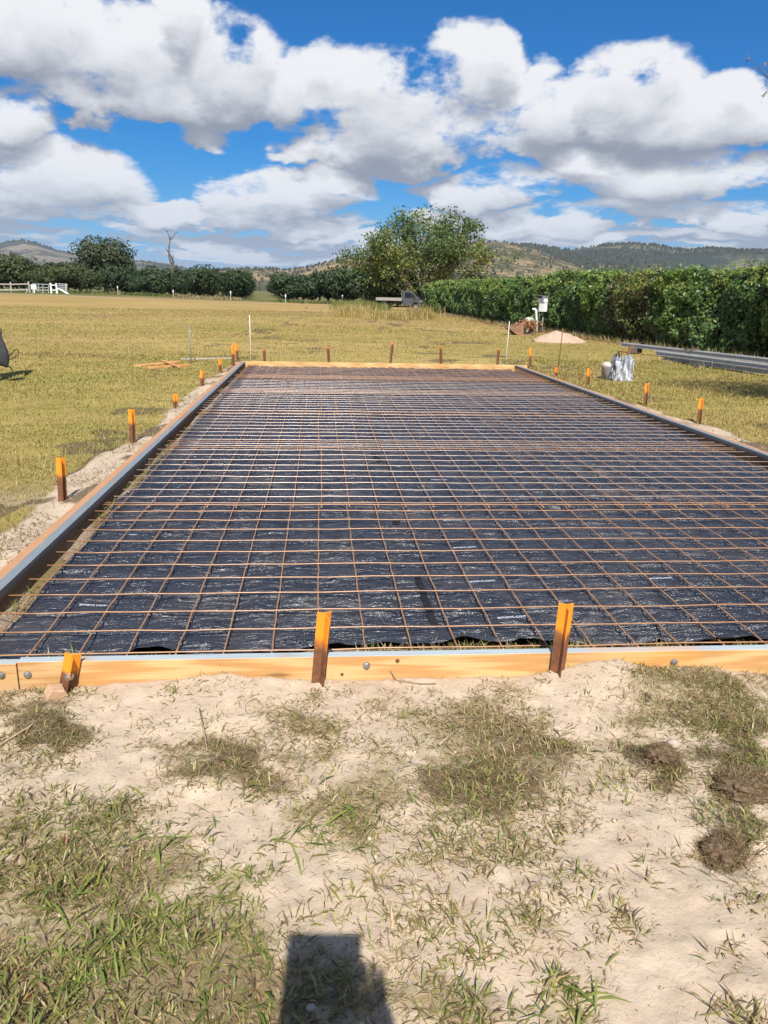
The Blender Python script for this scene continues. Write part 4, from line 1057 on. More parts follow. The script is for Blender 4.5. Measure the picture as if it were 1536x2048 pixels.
heap()

# ------------------------------------------------------------------ paddock fence, gate, sign, guide posts
FENCEW = simple('weathered_rail', (.40, .36, .31), (.27, .24, .20), 5, .9, bumps=.3)
YF = 112.0
def fz(px, py): return ZAT(px, py, YF)
def seg(p0, p1, w=.10, th=.06, dy=0):
    (z0, x0), (z1, x1) = fz(*p0), fz(*p1)
    m = MB(); a = Vector((x0, YF + dy, z0)); b = Vector((x1, YF + dy, z1)); d = (b - a); L = d.length
    m.box(0, L, -th / 2, th / 2, -w / 2, w / 2, .006)
    rot = Vector((1, 0, 0)).rotation_difference(d.normalized()).to_matrix().to_4x4(); bmesh.ops.transform(m.b, matrix=Matrix.Translation(a) @ rot, verts=m.b.verts[:]); return m
e = empty('paddock_fence'); tag(e, 'weathered grey two rail timber fence at the left edge beyond the field', 'fence')
for a, b in (((-30, 568), (29, 568.6)), ((29.2, 568.6), (57, 568))): seg(a, b, .16, .05, -.12).build('rail', FENCEW, e)
for a, b in (((-30, 580), (29, 579.8)), ((29.2, 579.8), (57, 579))): seg(a, b, .18, .05, -.12).build('rail', FENCEW, e)
for a, b in (((21, 564), (24, 594)), ((57, 563), (61, 594)), ((-20, 564), (-19, 594))): seg(a, b, .19, .17).build('post', FENCEW, e)
seg((56, 580), (50.5, 593), .15, .1, -.2).build('brace', FENCEW, e)
e = empty('field_gate'); tag(e, 'grey barred metal gate hung between the fence and the white posts', 'gate')
for y0, y1 in ((567.5, 569), (574, 575), (580, 580.5), (586, 587)): seg((64, y0), (97, y1), .07, .05, .1).build('rail', GALV, e)
for x in (65, 76, 85, 96.5): seg((x, 567.6), (x, 587), .07, .04, .16).build('bar', GALV, e)
e = empty('gate_posts'); tag(e, 'pair of white gate posts joined by rails, a white brace sloping to the ground', 'gate posts')
for a, b in (((101, 566), (104, 593)), ((112.5, 566.5), (115, 592))): seg(a, b, .22, .2).build('post', WHITE, e)
for a, b in (((102.5, 570), (113, 570.5)), ((103, 580), (113.5, 580.5))): seg(a, b, .13, .05, -.13).build('rail', WHITE, e)
seg((115, 577), (121, 578.5), .16, .12, -.2).build('brace', WHITE, e); seg((120.5, 578), (144, 592), .19, .12, -.2).build('brace', WHITE, e)
e = empty('grey_panel_fence'); tag(e, 'short grey barred panel right of the white gate posts', 'fence panel')
for y in (567.5, 570.5, 574, 577.5): seg((116, y), (134, y + 1), .08, .05, .1).build('rail', GALV, e)
seg((133, 569), (132, 590), .26, .2, .0).build('post', FENCEW, e)
e = empty('notice_sign'); tag(e, 'small blank looking white notice board on a short post by the gate', 'sign')
m = seg((66, 573.8), (77, 574), .62, .05, -.8); m.build('board', WHITE, e); seg((72, 576), (72.5, 586.5), .16, .08, -.72).build('post', WHITE, e)
for px, base, top, Y, lab in ((235, 588, 572, 118, 'white topped guide post left of the dark orchard front line'), (346, 592, 580, 112, 'grey guide post at the foot of the dead tree'), (461, 599, 582, 104, 'white topped guide post left of the mown lane'), (571, 606, 588.5, 98, 'white topped guide post in front of the corner tree by the lane'), (685, 607, 590, 92, 'white topped guide post near the tall dry grass')):
    x = AX(px, Y); e = empty('guide_post', (x, Y, float(gz(x, Y)))); tag(e, lab, 'guide post', 'guide posts along the track'); zt = ZAT(px, top, Y)[0] - e.location.z
    m = MB(); m.box(-.05, .05, -.04, .04, -.1, zt - .32, .004); m.build('shaft', FENCEW, e); m = MB(); m.box(-.065, .065, -.05, .05, zt - .318, zt, .006); m.build('cap', WHITE, e)

# ------------------------------------------------------------------ old tray truck
def truck():
    Y = 74.0; x = AX(799, Y); e = empty('tray_truck', (x, Y, 0.0), R_(-14)); tag(e, 'old dark grey cab truck with a flat wooden tray parked against the hedge', 'truck')
    body = simple('dull_grey_paint', (.045, .053, .064), (.062, .07, .078), 4, .45); dk = simple('truck_black', (.02, .02, .02), (.035, .03, .028), 9, .7)
    gl, t, b = new_mat('window_glass'); b.inputs['Base Color'].default_value = (.008, .011, .014, 1); b.inputs['Roughness'].default_value = .05; b.inputs['Specular IOR Level'].default_value = .35
    prof = [(.42, .46), (.42, 1.66), (.52, 1.74), (1.05, 1.74), (1.30, 1.66), (1.93, 1.10), (2.05, .92), (2.07, .52), (1.94, .45), (1.90, .62), (1.76, .76), (1.52, .78), (1.36, .66), (1.30, .44)]
    m = MB(); m.prism(prof, -.78, .78, 'y', .02); cab = m.build('cab', body, e)
    for s in (-1, 1):
        m = MB(); m.prism([(.62, 1.12), (.62, 1.60), (1.16, 1.60), (1.28, 1.52), (1.62, 1.14)], s * .781, s * .79, 'y'); m.build('side_window', gl, cab)
        m = MB(); m.prism([(1.205, 1.10), (1.205, 1.60), (1.235, 1.58), (1.235, 1.10)], s * .789, s * .798, 'y'); m.build('window_divider', body, cab)
        m = MB(); m.box(.55, 1.34, s * .786 - .006, s * .786 + .006, .5, 1.08, .004); d = m.build('door', body, e); m = MB(); m.box(.62, .74, s * .80 - .006, s * .80 + .006, .96, 1.0); m.build('handle', dk, d)
        m = MB(); m.box(1.5, 1.6, s * .92 - .06, s * .92 + .06, 1.1, 1.3, .01); m.build('mirror', dk, e)
    m = MB(); m.prism([(1.345, 1.635), (1.905, 1.137), (1.917, 1.15), (1.357, 1.648)], -.66, .66, 'y'); m.build('windscreen', gl, cab)
    m = MB(); m.box(2.03, 2.10, -.78, .78, .48, .62, .02); m.build('bumper', GREYP, e)
    for s in (-.55, .55): m = MB(); m.lathe([(.09, 2.05), (.09, 2.085)], 14, 'x', (0, s, .82)); m.build('headlight', WHITE, e)
    wood = simple('grey_tray_boards', (.33, .30, .26), (.22, .20, .175), 4, .9, stretch=(1, 8, 8))
    tr = empty('tray'); tr.parent = e
    for y in (-.84, .80): m = MB(); m.box(-2.05, .30, y, y + .04, .86, 1.12, .005); m.build('side_board', wood, tr)
    m = MB(); m.box(-2.09, -2.055, -.84, .84, .86, 1.12, .005); m.build('tailboard', wood, tr)
    m = MB(); m.box(-2.05, .30, -.798, .798, .82, .86); m.build('floor', wood, tr)
    for s in (-.7, 0, .7): m = MB(); m.box(.305, .345, s - .03, s + .03, .86, 1.72, .004); m.build('headboard_post', GREYP, tr)
    m = MB(); m.box(.302, .35, -.76, .76, 1.66, 1.74, .004); m.build('headboard_rail', GREYP, tr)
    m = MB(); m.box(-2.0, 1.3, -.42, -.34, .58, .72); m.box(-2.0, 1.3, .34, .42, .58, .72); m.build('chassis', dk, e)
    for wx in (-1.15, 1.63):
        for s in (-1, 1):
            w = empty('wheel', (wx, s * .66, .31)); w.parent = e
            m = MB(); m.lathe([(.18, -.09), (.28, -.095), (.31, -.06), (.31, .06), (.28, .095), (.18, .09)], 22, 'y'); m.build('tyre', dk, w, True)
            m = MB(); m.lathe([(.06, -.098), (.17, -.085), (.18, .0), (.17, .085), (.06, .098)], 18, 'y'); m.build('rim', simple('rim_grey', (.38, .36, .33), (.28, .26, .24), 9, .5), w, True)
truck()

# ------------------------------------------------------------------ grass
GRASS = leafmat('grass_blades', trans=.33, rough=.5, spec=.35)
GREEN = np.array([(.19, .215, .050), (.24, .25, .060), (.30, .28, .08), (.15, .18, .05), (.22, .23, .09)])
STRAW = np.array([(.41, .32, .155), (.35, .26, .12), (.48, .39, .22), (.28, .195, .095)])
BROWN = np.array([(.20, .135, .07), (.25, .175, .095), (.14, .095, .05), (.32, .235, .135)])
def blades(name, x, y, h, w, lean, col, az=None, zoff=0.0, kind='stuff', seg=True):
    n = len(x); z = gz(x, y) - .004 + zoff
    az = RNG.uniform(0, 2 * np.pi, n) if az is None else az
    d = np.stack([np.cos(az), np.sin(az)], -1); fa = az + np.pi / 2 + RNG.normal(size=n) * .5
    f = np.stack([np.cos(fa), np.sin(fa)], -1) * (w * .5)[:, None]
    hx = h * np.sin(lean); hz = h * np.cos(lean); lean2 = np.minimum(lean + RNG.uniform(.1, .7, n), 1.55)
    b = np.stack([x, y], -1); m = b + d * (hx * .5)[:, None]; tp = m + d * (h * .5 * np.sin(lean2))[:, None]
    zm = z + hz * .5; zt = zm + h * .5 * np.cos(lean2)
    zg = gz(tp[:, 0], tp[:, 1]) + .003; zt = np.maximum(zt, zg)
    P3 = lambda a, c: np.concatenate([a, c[:, None]], 1)
    v = np.stack([P3(b - f * .7, z), P3(b + f * .7, z), P3(m + f, zm), P3(m - f, zm), P3(tp, zt)], 1).reshape(-1, 3)
    i = np.arange(n)[:, None] * 5
    c5 = np.repeat(col, 5, 0).reshape(n, 5, 3)
    me = np_mesh(name, v, i + [0, 1, 2, 3], i + [3, 2, 4], col=c5.reshape(-1, 3))
    o = link(name, me, GRASS); tag(o, kind=kind); return o
def pick(pal, n, var=.25): return pal[RNG.integers(0, len(pal), n)] * RNG.uniform(1 - var, 1 + var, (n, 1)) * RNG.uniform(.93, 1.07, (n, 3))
def clear_peg(x, y): return np.ones(len(x), bool)
def foreground():
    # clumps of broad green leaves
    N = 36000
    cx, cy = RNG.uniform(-2.5, 2.9, N), RNG.uniform(.80, 2.785, N); tf, dk, _ = masks(cx, cy)
    dens = tf ** 1.5 * (.35 + 1.2 * ss((fbm(cx * 5, cy * 5, 201, 3) - .38) / .2)) + .030 * (fbm(cx * 2, cy * 2, 203, 2) > .45)
    ok = RNG.random(N) < dens * .62; cx, cy, tf = cx[ok], cy[ok], tf[ok]
    k = RNG.integers(3, 13, len(cx)); idx = np.repeat(np.arange(len(cx)), k); n = len(idx)
    sp = np.repeat(RNG.uniform(.006, .022, len(cx)), k)
    x = cx[idx] + RNG.normal(size=n) * sp; y = np.minimum(cy[idx] + RNG.normal(size=n) * sp, 2.79)
    size = RNG.uniform(.55, 1.25, len(cx))[idx]
    nearer = np.interp(y, (.9, 1.6, 2.6), (1.3, 1.12, .85)); h = RNG.uniform(.016, .056, n) * size * nearer; w = RNG.uniform(.0020, .0052, n) * (.75 + .4 * size) * nearer
    lean = np.abs(RNG.normal(1.05, .36, n)).clip(.15, 1.5)
    azb = RNG.uniform(0, 6.28, len(cx))[idx]; az = azb + RNG.normal(size=n) * 1.5
    t = RNG.random(n); patch = fbm(cx * 3, cy * 3, 202, 3)[idx]
    col = np.where((t < .40 + .14 * ss((2.1 - y) / .5) * (x < .1) + (patch - .5) * 1.1)[:, None], pick(GREEN, n), np.where((t < .82)[:, None], pick(STRAW, n), pick(BROWN, n)))
    red = RNG.random(n) < .0006; col[red] = (.22, .03, .04)
    blades('turf_leaves', x, y, h, w, lean, col, az)
    # dead thatch between them: fine, matted, brown and straw
    N = 380000
    x, y = RNG.uniform(-2.5, 2.9, N), RNG.uniform(.80, 2.785, N); tf, dk, _ = masks(x, y)
    dens = tf ** 1.6 * (.25 + 1.2 * ss((fbm(x * 6, y * 6, 211, 3) - .42) / .2)) + dk * .25
    ok = RNG.random(N) < dens * .8; x, y, dk = x[ok], y[ok], dk[ok]; n = len(x)
    h = RNG.uniform(.012, .05, n); w = RNG.uniform(.0013, .0034, n); lean = RNG.uniform(.8, 1.5, n)
    t = RNG.random(n); col = np.where((t < .42 - dk * .3)[:, None], pick(STRAW, n), np.where((t < .86)[:, None], pick(BROWN, n), pick(GREEN, n)))
    blades('dead_thatch', x, y, h, w, lean, col)
    # trampled bits and roots strewn over the sand
    N = 26000
    x, y = RNG.uniform(-2.5, 2.9, N), RNG.uniform(.85, 2.79, N); tf, dk, _ = masks(x, y)
    ok = RNG.random(N) < (.08 + .62 * ss((fbm(x * 3, y * 3, 221, 4) - .48) / .15)) * (1 - tf * .7); x, y = x[ok], y[ok]; n = len(x)
    h = RNG.uniform(.006, .030, n); w = RNG.uniform(.0008, .0036, n); lean = RNG.uniform(1.1, 1.55, n); t = RNG.random(n)
    col = np.where((t < .5)[:, None], pick(BROWN, n, .4), np.where((t < .72)[:, None], pick(STRAW, n), pick(GREEN, n) * .8))
    blades('grass_litter', x, y, h, w, lean, col, zoff=.003)
    # larger strappy leaves, lower left
    n = 150; c = np.array([(170, 1890), (215, 1930), (60, 1940), (150, 1830), (420, 1640), (700, 1640), (320, 1780), (480, 1990), (640, 1700), (1140, 2010), (560, 1700), (270, 1660)])
    q = c[RNG.integers(0, len(c), n)] + RNG.normal(size=(n, 2)) * 40; g = np.array([G(a, b)[:2] for a, b in q])
    blades('broad_grass', g[:, 0], g[:, 1], RNG.uniform(.05, .115, n), RNG.uniform(.005, .0085, n), RNG.uniform(.7, 1.35, n), pick(np.array([(.19, .25, .05), (.15, .22, .045), (.25, .27, .06)]), n, .15))
foreground()
def strip_litter():
    n = 42000; side = RNG.random(n) < .62
    y = 2.9 + 14.5 * RNG.random(n) ** 1.4; x = np.where(side, X0 - .06 - np.abs(RNG.normal(size=n)) * .75, xr(y) + .03 + np.abs(RNG.normal(size=n)) * .6)
    _, dk, lw = masks(x, y); ok = (RNG.random(n) < (.12 + 1.1 * ss((fbm(x * 2.6, y * 2.6, 241, 4) - .46) / .12)) * (1 - lw * .8)) ; x, y = x[ok], y[ok]; n = len(x); t = RNG.random(n)
    col = np.where((t < .45)[:, None], pick(BROWN, n, .4), np.where((t < .72)[:, None], pick(STRAW, n), pick(GREEN, n)))
    blades('strip_litter', x, y, RNG.uniform(.015, .07, n), RNG.uniform(.003, .008, n), RNG.uniform(.6, 1.5, n), col)
strip_litter()
def crumbs():
    # sand crumbs and clods of soil, a few millimetres to two centimetres
    N = 5200; x, y = RNG.uniform(-2.4, 2.8, N), RNG.uniform(.85, 2.79, N); tf, dk, _ = masks(x, y)
    ok = RNG.random(N) < .25 + .75 * ss((fbm(x * 3.5, y * 3.5, 231, 4) - .47) / .12); x, y, dk = x[ok], y[ok], dk[ok]; n = len(x)
    r = RNG.uniform(.0015, .005, n) * np.where(RNG.random(n) < .06, 2.2, 1); z = gz(x, y) + r * .15
    o = np.array([(1, 0, 0), (0, 1, 0), (-1, 0, 0), (0, -1, 0), (0, 0, .8), (0, 0, -.8)], float)
    v = (o[None] * RNG.uniform(.6, 1.3, (n, 6, 1)) * r[:, None, None] + np.stack([x, y, z], -1)[:, None]).reshape(-1, 3)
    f = np.array([(0, 1, 4), (1, 2, 4), (2, 3, 4), (3, 0, 4), (1, 0, 5), (2, 1, 5), (3, 2, 5), (0, 3, 5)]); t_ = (np.arange(n)[:, None, None] * 6 + f[None]).reshape(-1, 3)
    col = np.where((dk > .5)[:, None], np.array((.13, .09, .055)), np.array((.48, .37, .28))) * RNG.uniform(.75, 1.15, (n, 1))
    tag(link('soil_crumbs', np_mesh('soil_crumbs', v, tris=t_, col=np.repeat(col, 6, 0)), leafmat('crumb', trans=0, rough=1, spec=.05)), kind='stuff')
crumbs()
CLODM = simple('dark_root_soil', (.20, .14, .085), (.085, .055, .034), 60, 1, bumps=.8, spec=.05)
def clods():
    for px, py, rx, ry, h, lab in ((1448, 1700, .062, .055, .036, 'dark brown clod of roots and soil lying alone on the sand at the right'), (1318, 1530, .055, .045, .03, 'small brown clod of roots below the right peg'),
            (1490, 1585, .10, .07, .03, 'broad dark sod with roots at the right edge')):
        p = G(px, py); m = MB(); m.ball((0, 0, 0), (1, 1, 1), 5)
        for v in m.b.verts:
            k = float(.42 + 1.15 * fbm(np.array([v.co.x * 3.1 + px]), np.array([v.co.y * 3.1 + v.co.z * 2.3]), 5, 6, .62)[0]); v.co = Vector((v.co.x * rx * k, v.co.y * ry * k, v.co.z * h * k * (1 if v.co.z > 0 else .6)))
        o = m.build('turf_clod', CLODM, None, True); o.location = (p[0], p[1], float(gz(p[0], p[1])) + h * .1); tag(o, lab, 'clod')
        n = 2600; a = RNG.uniform(0, 6.28, n); q = np.sqrt(RNG.random(n)) * 1.25; x, y = p[0] + np.cos(a) * q * rx, p[1] + np.sin(a) * q * ry
        X.append(x); Y_.append(y); Z.append(np.maximum(0, 1 - q ** 2) ** .5 * h * .85)
    x, y, z = map(np.concatenate, (X, Y_, Z)); n = len(x); t = RNG.random(n)
    blades('root_hairs', x, y, RNG.uniform(.012, .04, n), RNG.uniform(.0008, .002, n), RNG.uniform(.5, 1.5, n), np.where((t < .75)[:, None], pick(BROWN, n, .4), pick(STRAW, n)), zoff=z)
X, Y_, Z = [], [], []
clods()
def lawns():
    X, Y = [], []
    for (xa, xb, ya, yb, n) in ((-9, -1.62, 2.9, 9, 95000), (-11, -1.62, 9, 19, 80000), (4.4, 9.5, 6.5, 19, 100000), (-16, 12.5, 17.5, 34, 90000), (-32, 11.5, 34, 62, 90000), (4.4, 7, 3, 6.5, 5000)):
        X.append(RNG.uniform(xa, xb, n)); Y.append(RNG.uniform(ya, yb, n))
    x, y = np.concatenate(X), np.concatenate(Y); px, py = PX(x, y, 0 * x); _, dk, lw = masks(x, y)
    hx = np.interp(y, (13, 19.4, 25.6, 42, 80), (11.4, 11.2, 10.4, 9.5, 9.4))
    ok = (px > -40) & (px < 1580) & (x < hx) & (RNG.random(len(x)) < lw * (.45 + .9 * ss((fbm(x * 2.2, y * 2.2, 301, 3) - .36) / .22)))
    x, y = x[ok], y[ok]; n = len(x)
    h = RNG.uniform(.025, .065, n) * np.interp(y, (3, 10, 60), (.9, 1.05, 1.25)) * (1 + .5 * (fbm(x * .8, y * .8, 302, 3) - .5) * 2)
    w = np.interp(y, (3, 8, 20, 60), (.0042, .007, .015, .035)) * RNG.uniform(.7, 1.2, n)
    f = fbm(x * .16, y * .22, 303, 4); t = RNG.random(n) + (f - .5) * 2.3 + ss((y - 13) / 28) * .24 - .07
    lawnc = np.array([(.255, .26, .055), (.31, .285, .068), (.37, .315, .095), (.20, .22, .05)])
    col = np.where((t < .44)[:, None], pick(lawnc, n, .18), np.where((t < .98)[:, None], pick(STRAW, n, .14) * np.array((1.0, .985, .73)), pick(BROWN, n, .2) * 1.15))
    lean = RNG.uniform(.25, 1.25, n)
    blades('lawn_grass', x, y, h, w, lean, col)
    # grass left standing inside the formwork edges
    n = 11000; x = RNG.uniform(-1.52, 4.2, n); y = RNG.uniform(2.86, 3.10, n)
    e = RNG.random(n) < .30; x[e] = RNG.uniform(-1.525, -1.38, e.sum()); y[e] = 2.95 + 5.0 * RNG.random(e.sum()) ** 1.5; x[e] -= .07 * ss((y[e] - 4.5) / 1.0)
    ok = (RNG.random(n) < ss((fbm(x * 4, y * 4, 311, 3) - .40) / .12)) & ~((y < 3.1) & (x < -.15) & (RNG.random(n) < .75)); x, y = x[ok], y[ok]; n = len(x); t = RNG.random(n)
    col = np.where((t < .4)[:, None], pick(GREEN, n), pick(STRAW, n))
    blades('edge_grass', x, y, RNG.uniform(.02, .085, n), RNG.uniform(.002, .005, n), RNG.uniform(.3, 1.3, n), col)
    # long dry grass round the truck, greener behind it
    def long_grass(name, pts, n, h0, h1, pal, sp):
        c = np.array(pts, float); k = RNG.integers(0, len(c), n); x = c[k, 0] + RNG.normal(size=n) * sp[0]; y = c[k, 1] + RNG.normal(size=n) * sp[1]
        blades(name, x, y, RNG.uniform(h0, h1, n) * c[k, 2], RNG.uniform(.018, .04, n), np.abs(RNG.normal(.18, .22, n)), pick(pal, n))
    DRY = np.array([(.42, .32, .11), (.38, .28, .10), (.48, .38, .17), (.30, .27, .08)])
    pts = [(AX(px, Y), Y, s) for px, Y, s in ((690, 52, .9), (705, 51, .8), (725, 50, .75), (748, 49, .7), (770, 48, .6), (792, 48, .55), (812, 48, .6), (832, 49, .85), (842, 49.5, 1.05), (848, 50, .7), (700, 56, 1.0), (720, 55, .9))]
    long_grass('tall_dry_grass', pts, 5200, .45, 1.05, DRY, (.45, .8))
    pts = [(AX(px, Y), Y, s) for px, Y, s in ((690, 72, 1.0), (705, 71, 1.0), (722, 70, 1.1), (740, 69, 1.0), (752, 70, .8))]
    long_grass('tall_green_grass', pts, 2600, .4, 1.1, np.array([(.13, .17, .04), (.18, .20, .05), (.32, .26, .10)]), (.6, 1.2))
    # rank grass at the foot of the orchard and the fence
    n = 9000; px = RNG.uniform(-20, 760, n); Y = np.interp(px, (0, 240, 480, 760), (114, 120, 110, 98)) + RNG.uniform(-2, 8, n); x = np.array([AX(a, b) for a, b in zip(px, Y)])
    ok = np.abs(px - 520) > 38; x, Y = x[ok], Y[ok]; n = len(x)
    g = fbm(x * .12, Y * .05, 320, 3); col = np.where((g > .5)[:, None], pick(np.array([(.10, .135, .035), (.13, .16, .04)]), n), pick(STRAW, n) * .8)
    blades('rank_grass', x, Y, RNG.uniform(.15, .6, n), RNG.uniform(.05, .12, n), RNG.uniform(.1, .9, n), col)
    # taller seed heads and dead leaves at the hedge foot
    n = 4200; y = RNG.uniform(15, 60, n) ; x = np.interp(y, (13, 19.4, 25.6, 42, 80), (11.45, 11.35, 10.5, 9.6, 9.45)) - np.abs(RNG.normal(size=n)) * .28
    blades('hedge_foot_grass', x, y, RNG.uniform(.08, .38, n), RNG.uniform(.006, .014, n), RNG.uniform(.1, .8, n), np.where((RNG.random(n) < .7)[:, None], pick(STRAW, n), pick(GREEN, n)))
    n = 2600; y = RNG.uniform(17, 48, n); x = np.interp(y, (13, 19.4, 25.6, 42, 80), (11.5, 11.4, 10.5, 9.65, 9.5)) - .05 - np.abs(RNG.normal(size=n)) * .25 + .1
    c = np.stack([x, y, gz(x, y) + RNG.uniform(.01, .05, n)], -1); v, t_, k = leaf_cloud(c, unit(RNG.normal(size=(n, 3)) * .4 + np.array([0, 0, 1])), np.full(n, .10), tint((.24, .10, .055), n, .5))
    tag(link('fallen_leaves', np_mesh('fallen_leaves', v, tris=t_, col=k), LEAF_DULL), kind='stuff')
    # wispy tall stalks on the lawn at the right
    n = 1500; x = RNG.uniform(6.2, 10.6, n); y = RNG.uniform(11, 22, n); ok = fbm(x * .7, y * .7, 330, 3) > .47; x, y = x[ok], y[ok]; n = len(x)
    blades('seed_stalks', x, y, RNG.uniform(.10, .28, n), RNG.uniform(.004, .008, n), RNG.uniform(.05, .5, n), pick(STRAW, n) * 1.05)
lawns()

# ------------------------------------------------------------------ people
SKIN = simple('skin', (.42, .24, .16), (.34, .18, .12), 12, .55)
DARKC = simple('dark_work_cloth', (.022, .024, .028), (.04, .042, .048), 30, .9, bumps=.3)
NAVY = simple('navy_work_shirt', (.03, .04, .07), (.045, .055, .09), 30, .9, bumps=.3)
BOOT = simple('grey_boot', (.20, .18, .165), (.13, .115, .10), 20, .8)
def skinned(name, nodes, edges, root, mat, parent, levels=2):
    me = bpy.data.meshes.new(name); ks = list(nodes); me.from_pydata([nodes[k][0] for k in ks], [(ks.index(a), ks.index(b)) for a, b in edges], [])
    o = link(name, me, mat, parent); o.modifiers.new('skin', 'SKIN').use_smooth_shade = True
    for i, k in enumerate(ks):
        r = nodes[k][1]; s = me.skin_vertices[0].data[i]; s.radius = (r, r) if not hasattr(r, '__len__') else r; s.use_root = (k == root)
    sb = o.modifiers.new('subdivision', 'SUBSURF'); sb.levels = levels; sb.render_levels = levels
    return o
def person(label, loc, rz, J, hold_l=None, hold_r=None, hat=True, shirt=DARKC, trousers=DARKC, boot=BOOT):
    """J: joint positions; the body is one skinned surface, clothes are children"""
    e = empty('person', loc, rz); tag(e, label, 'person')
    n, ed = {}, []
    def put(k, p, r): n[k] = (tuple(p), r)
    put('pelvis', J['pelvis'], .125); put('waist', J['waist'], .115); put('chest', J['chest'], (.135, .15)); put('neck', J['neck'], .058); put('skull', J['head'], .075)
    ed += [('pelvis', 'waist'), ('waist', 'chest'), ('chest', 'neck'), ('neck', 'skull')]
    for s in 'lr':
        put('sh' + s, J['sh' + s], .062); put('el' + s, J['el' + s], .043); put('wr' + s, J['wr' + s], .029); ed += [('chest', 'sh' + s), ('sh' + s, 'el' + s), ('el' + s, 'wr' + s)]
        put('hip' + s, J['hip' + s], .095); put('kn' + s, J['kn' + s], .062); put('an' + s, J['an' + s], .044); put('toe' + s, J['toe' + s], .036); ed += [('pelvis', 'hip' + s), ('hip' + s, 'kn' + s), ('kn' + s, 'an' + s), ('an' + s, 'toe' + s)]
        w, el = Vector(J['wr' + s]), Vector(J['el' + s]); d = Vector(J.get('hd' + s, (w - el))).normalized(); side = Vector(J['thumb' + s]).normalized(); side = (side - d * side.dot(d)).normalized(); pn = d.cross(side) * (1 if s == 'l' else -1)
        put('palm' + s, w + d * .055, (.036, .018)); ed.append(('wr' + s, 'palm' + s))
        for q, (o_, L) in enumerate(((.030, .070), (.010, .078), (-.010, .072), (-.028, .056))):
            k0 = w + d * .090 + side * o_; k1 = k0 + d * L * .45 + pn * L * .2; k2 = k1 + d * L * .18 + pn * L * .42
            for i_, (kk, rr) in enumerate(((k0, .0095), (k1, .0088), (k2, .0075))): put('f%s%d%d' % (s, q, i_), kk, rr)
            ed += [('palm' + s, 'f%s%d0' % (s, q)), ('f%s%d0' % (s, q), 'f%s%d1' % (s, q)), ('f%s%d1' % (s, q), 'f%s%d2' % (s, q))]
        t0 = w + d * .040 + side * .040; t1 = t0 + d * .034 + side * .014 + pn * .01; put('t%s0' % s, t0, .011); put('t%s1' % s, t1, .009); ed += [('palm' + s, 't%s0' % s), ('t%s0' % s, 't%s1' % s)]
    skinned('body', n, ed, 'pelvis', SKIN, e)
    # head with face, ears and hair
    h = Vector(J['head']) + Vector((0, -.012, .035)); m = MB(); g = bmesh.ops.create_uvsphere(m.b, u_segments=28, v_segments=20, radius=1)['verts']
    for v in g:
        x, y, z = v.co; fy = max(0, -y)
        k = 1 - .22 * max(0, -z) ** 1.5; nose = math.exp(-((x / .14) ** 2 + ((z + .12) / .22) ** 2)) * .20 * (fy > .5); eye = math.exp(-(((abs(x) - .36) / .17) ** 2 + ((z - .06) / .12) ** 2)) * .09 * (fy > .4)
        lip = math.exp(-((x / .26) ** 2 + ((z + .48) / .07) ** 2)) * .05 * (fy > .4); chin = math.exp(-((x / .3) ** 2 + ((z + .85) / .2) ** 2)) * .10 * (y < 0)
        v.co = Vector((x * .076 * k, (y - nose + eye - lip - chin) * .097, z * .118)) + h
    hd = m.build('head', SKIN, e, True)
    for s in (-1, 1):
        m = MB(); m.ball((h.x + s * .077, h.y + .012, h.z - .005), (.011, .02, .032), 2); m.build('ear', SKIN, hd, True)
        m = MB(); m.ball((h.x + s * .029, h.y - .082, h.z + .008), (.011, .008, .008), 2); m.build('eye', simple('eye_dark', (.10, .08, .07), (.03, .02, .02), 9, .2), hd, True)
    m = MB(); g = bmesh.ops.create_uvsphere(m.b, u_segments=24, v_segments=16, radius=1)['verts']
    bmesh.ops.delete(m.b, geom=[v for v in g if v.co.z < -.25 or (v.co.y < -.45 and v.co.z < .45)], context='VERTS')
    for v in m.b.verts: v.co = Vector((v.co.x * .083, v.co.y * .104, v.co.z * .125)) + h
    m.build('hair', simple('brown_hair', (.06, .035, .02), (.03, .02, .012), 40, .7), e, True)
    if hat:
        m = MB(); m.lathe([(.17, .045), (.172, .052), (.10, .062), (.097, .13), (.075, .155), (.02, .16)], 28, 'z', tuple(h)); m.build('hat', simple('felt_hat', (.09, .07, .05), (.06, .045, .03), 20, .95), e, True)
    # clothes follow the limbs
    q, ed = {}, []
    for k, r in (('waist', .135), ('chest', (.152, .168)), ('pelvis', .135)): q[k] = (n[k][0], r)
    q['collar'] = (tuple(Vector(J['neck']).lerp(Vector(J['chest']), .25)), .072)
    ed = [('pelvis', 'waist'), ('waist', 'chest'), ('chest', 'collar')]
    for s in 'lr':
        q['sh' + s] = (n['sh' + s][0], .078); q['sl' + s] = (tuple(Vector(J['sh' + s]).lerp(Vector(J['el' + s]), .95)), .058); q['cf' + s] = (tuple(Vector(J['el' + s]).lerp(Vector(J['wr' + s]), .85)), .042)
        ed += [('chest', 'sh' + s), ('sh' + s, 'sl' + s), ('sl' + s, 'cf' + s)]
    skinned('shirt', q, ed, 'waist', shirt, e)
    q, ed = {'pelvis': (n['pelvis'][0], .142), 'band': (tuple(Vector(J['pelvis']).lerp(Vector(J['waist']), .6)), .138)}, [('pelvis', 'band')]
    for s in 'lr':
        q['hip' + s] = (n['hip' + s][0], .108); q['kn' + s] = (n['kn' + s][0], .080); q['an' + s] = (tuple(Vector(J['an' + s]).lerp(Vector(J['kn' + s]), .10)), .066); ed += [('pelvis', 'hip' + s), ('hip' + s, 'kn' + s), ('kn' + s, 'an' + s)]
    skinned('trousers', q, ed, 'pelvis', trousers, e)
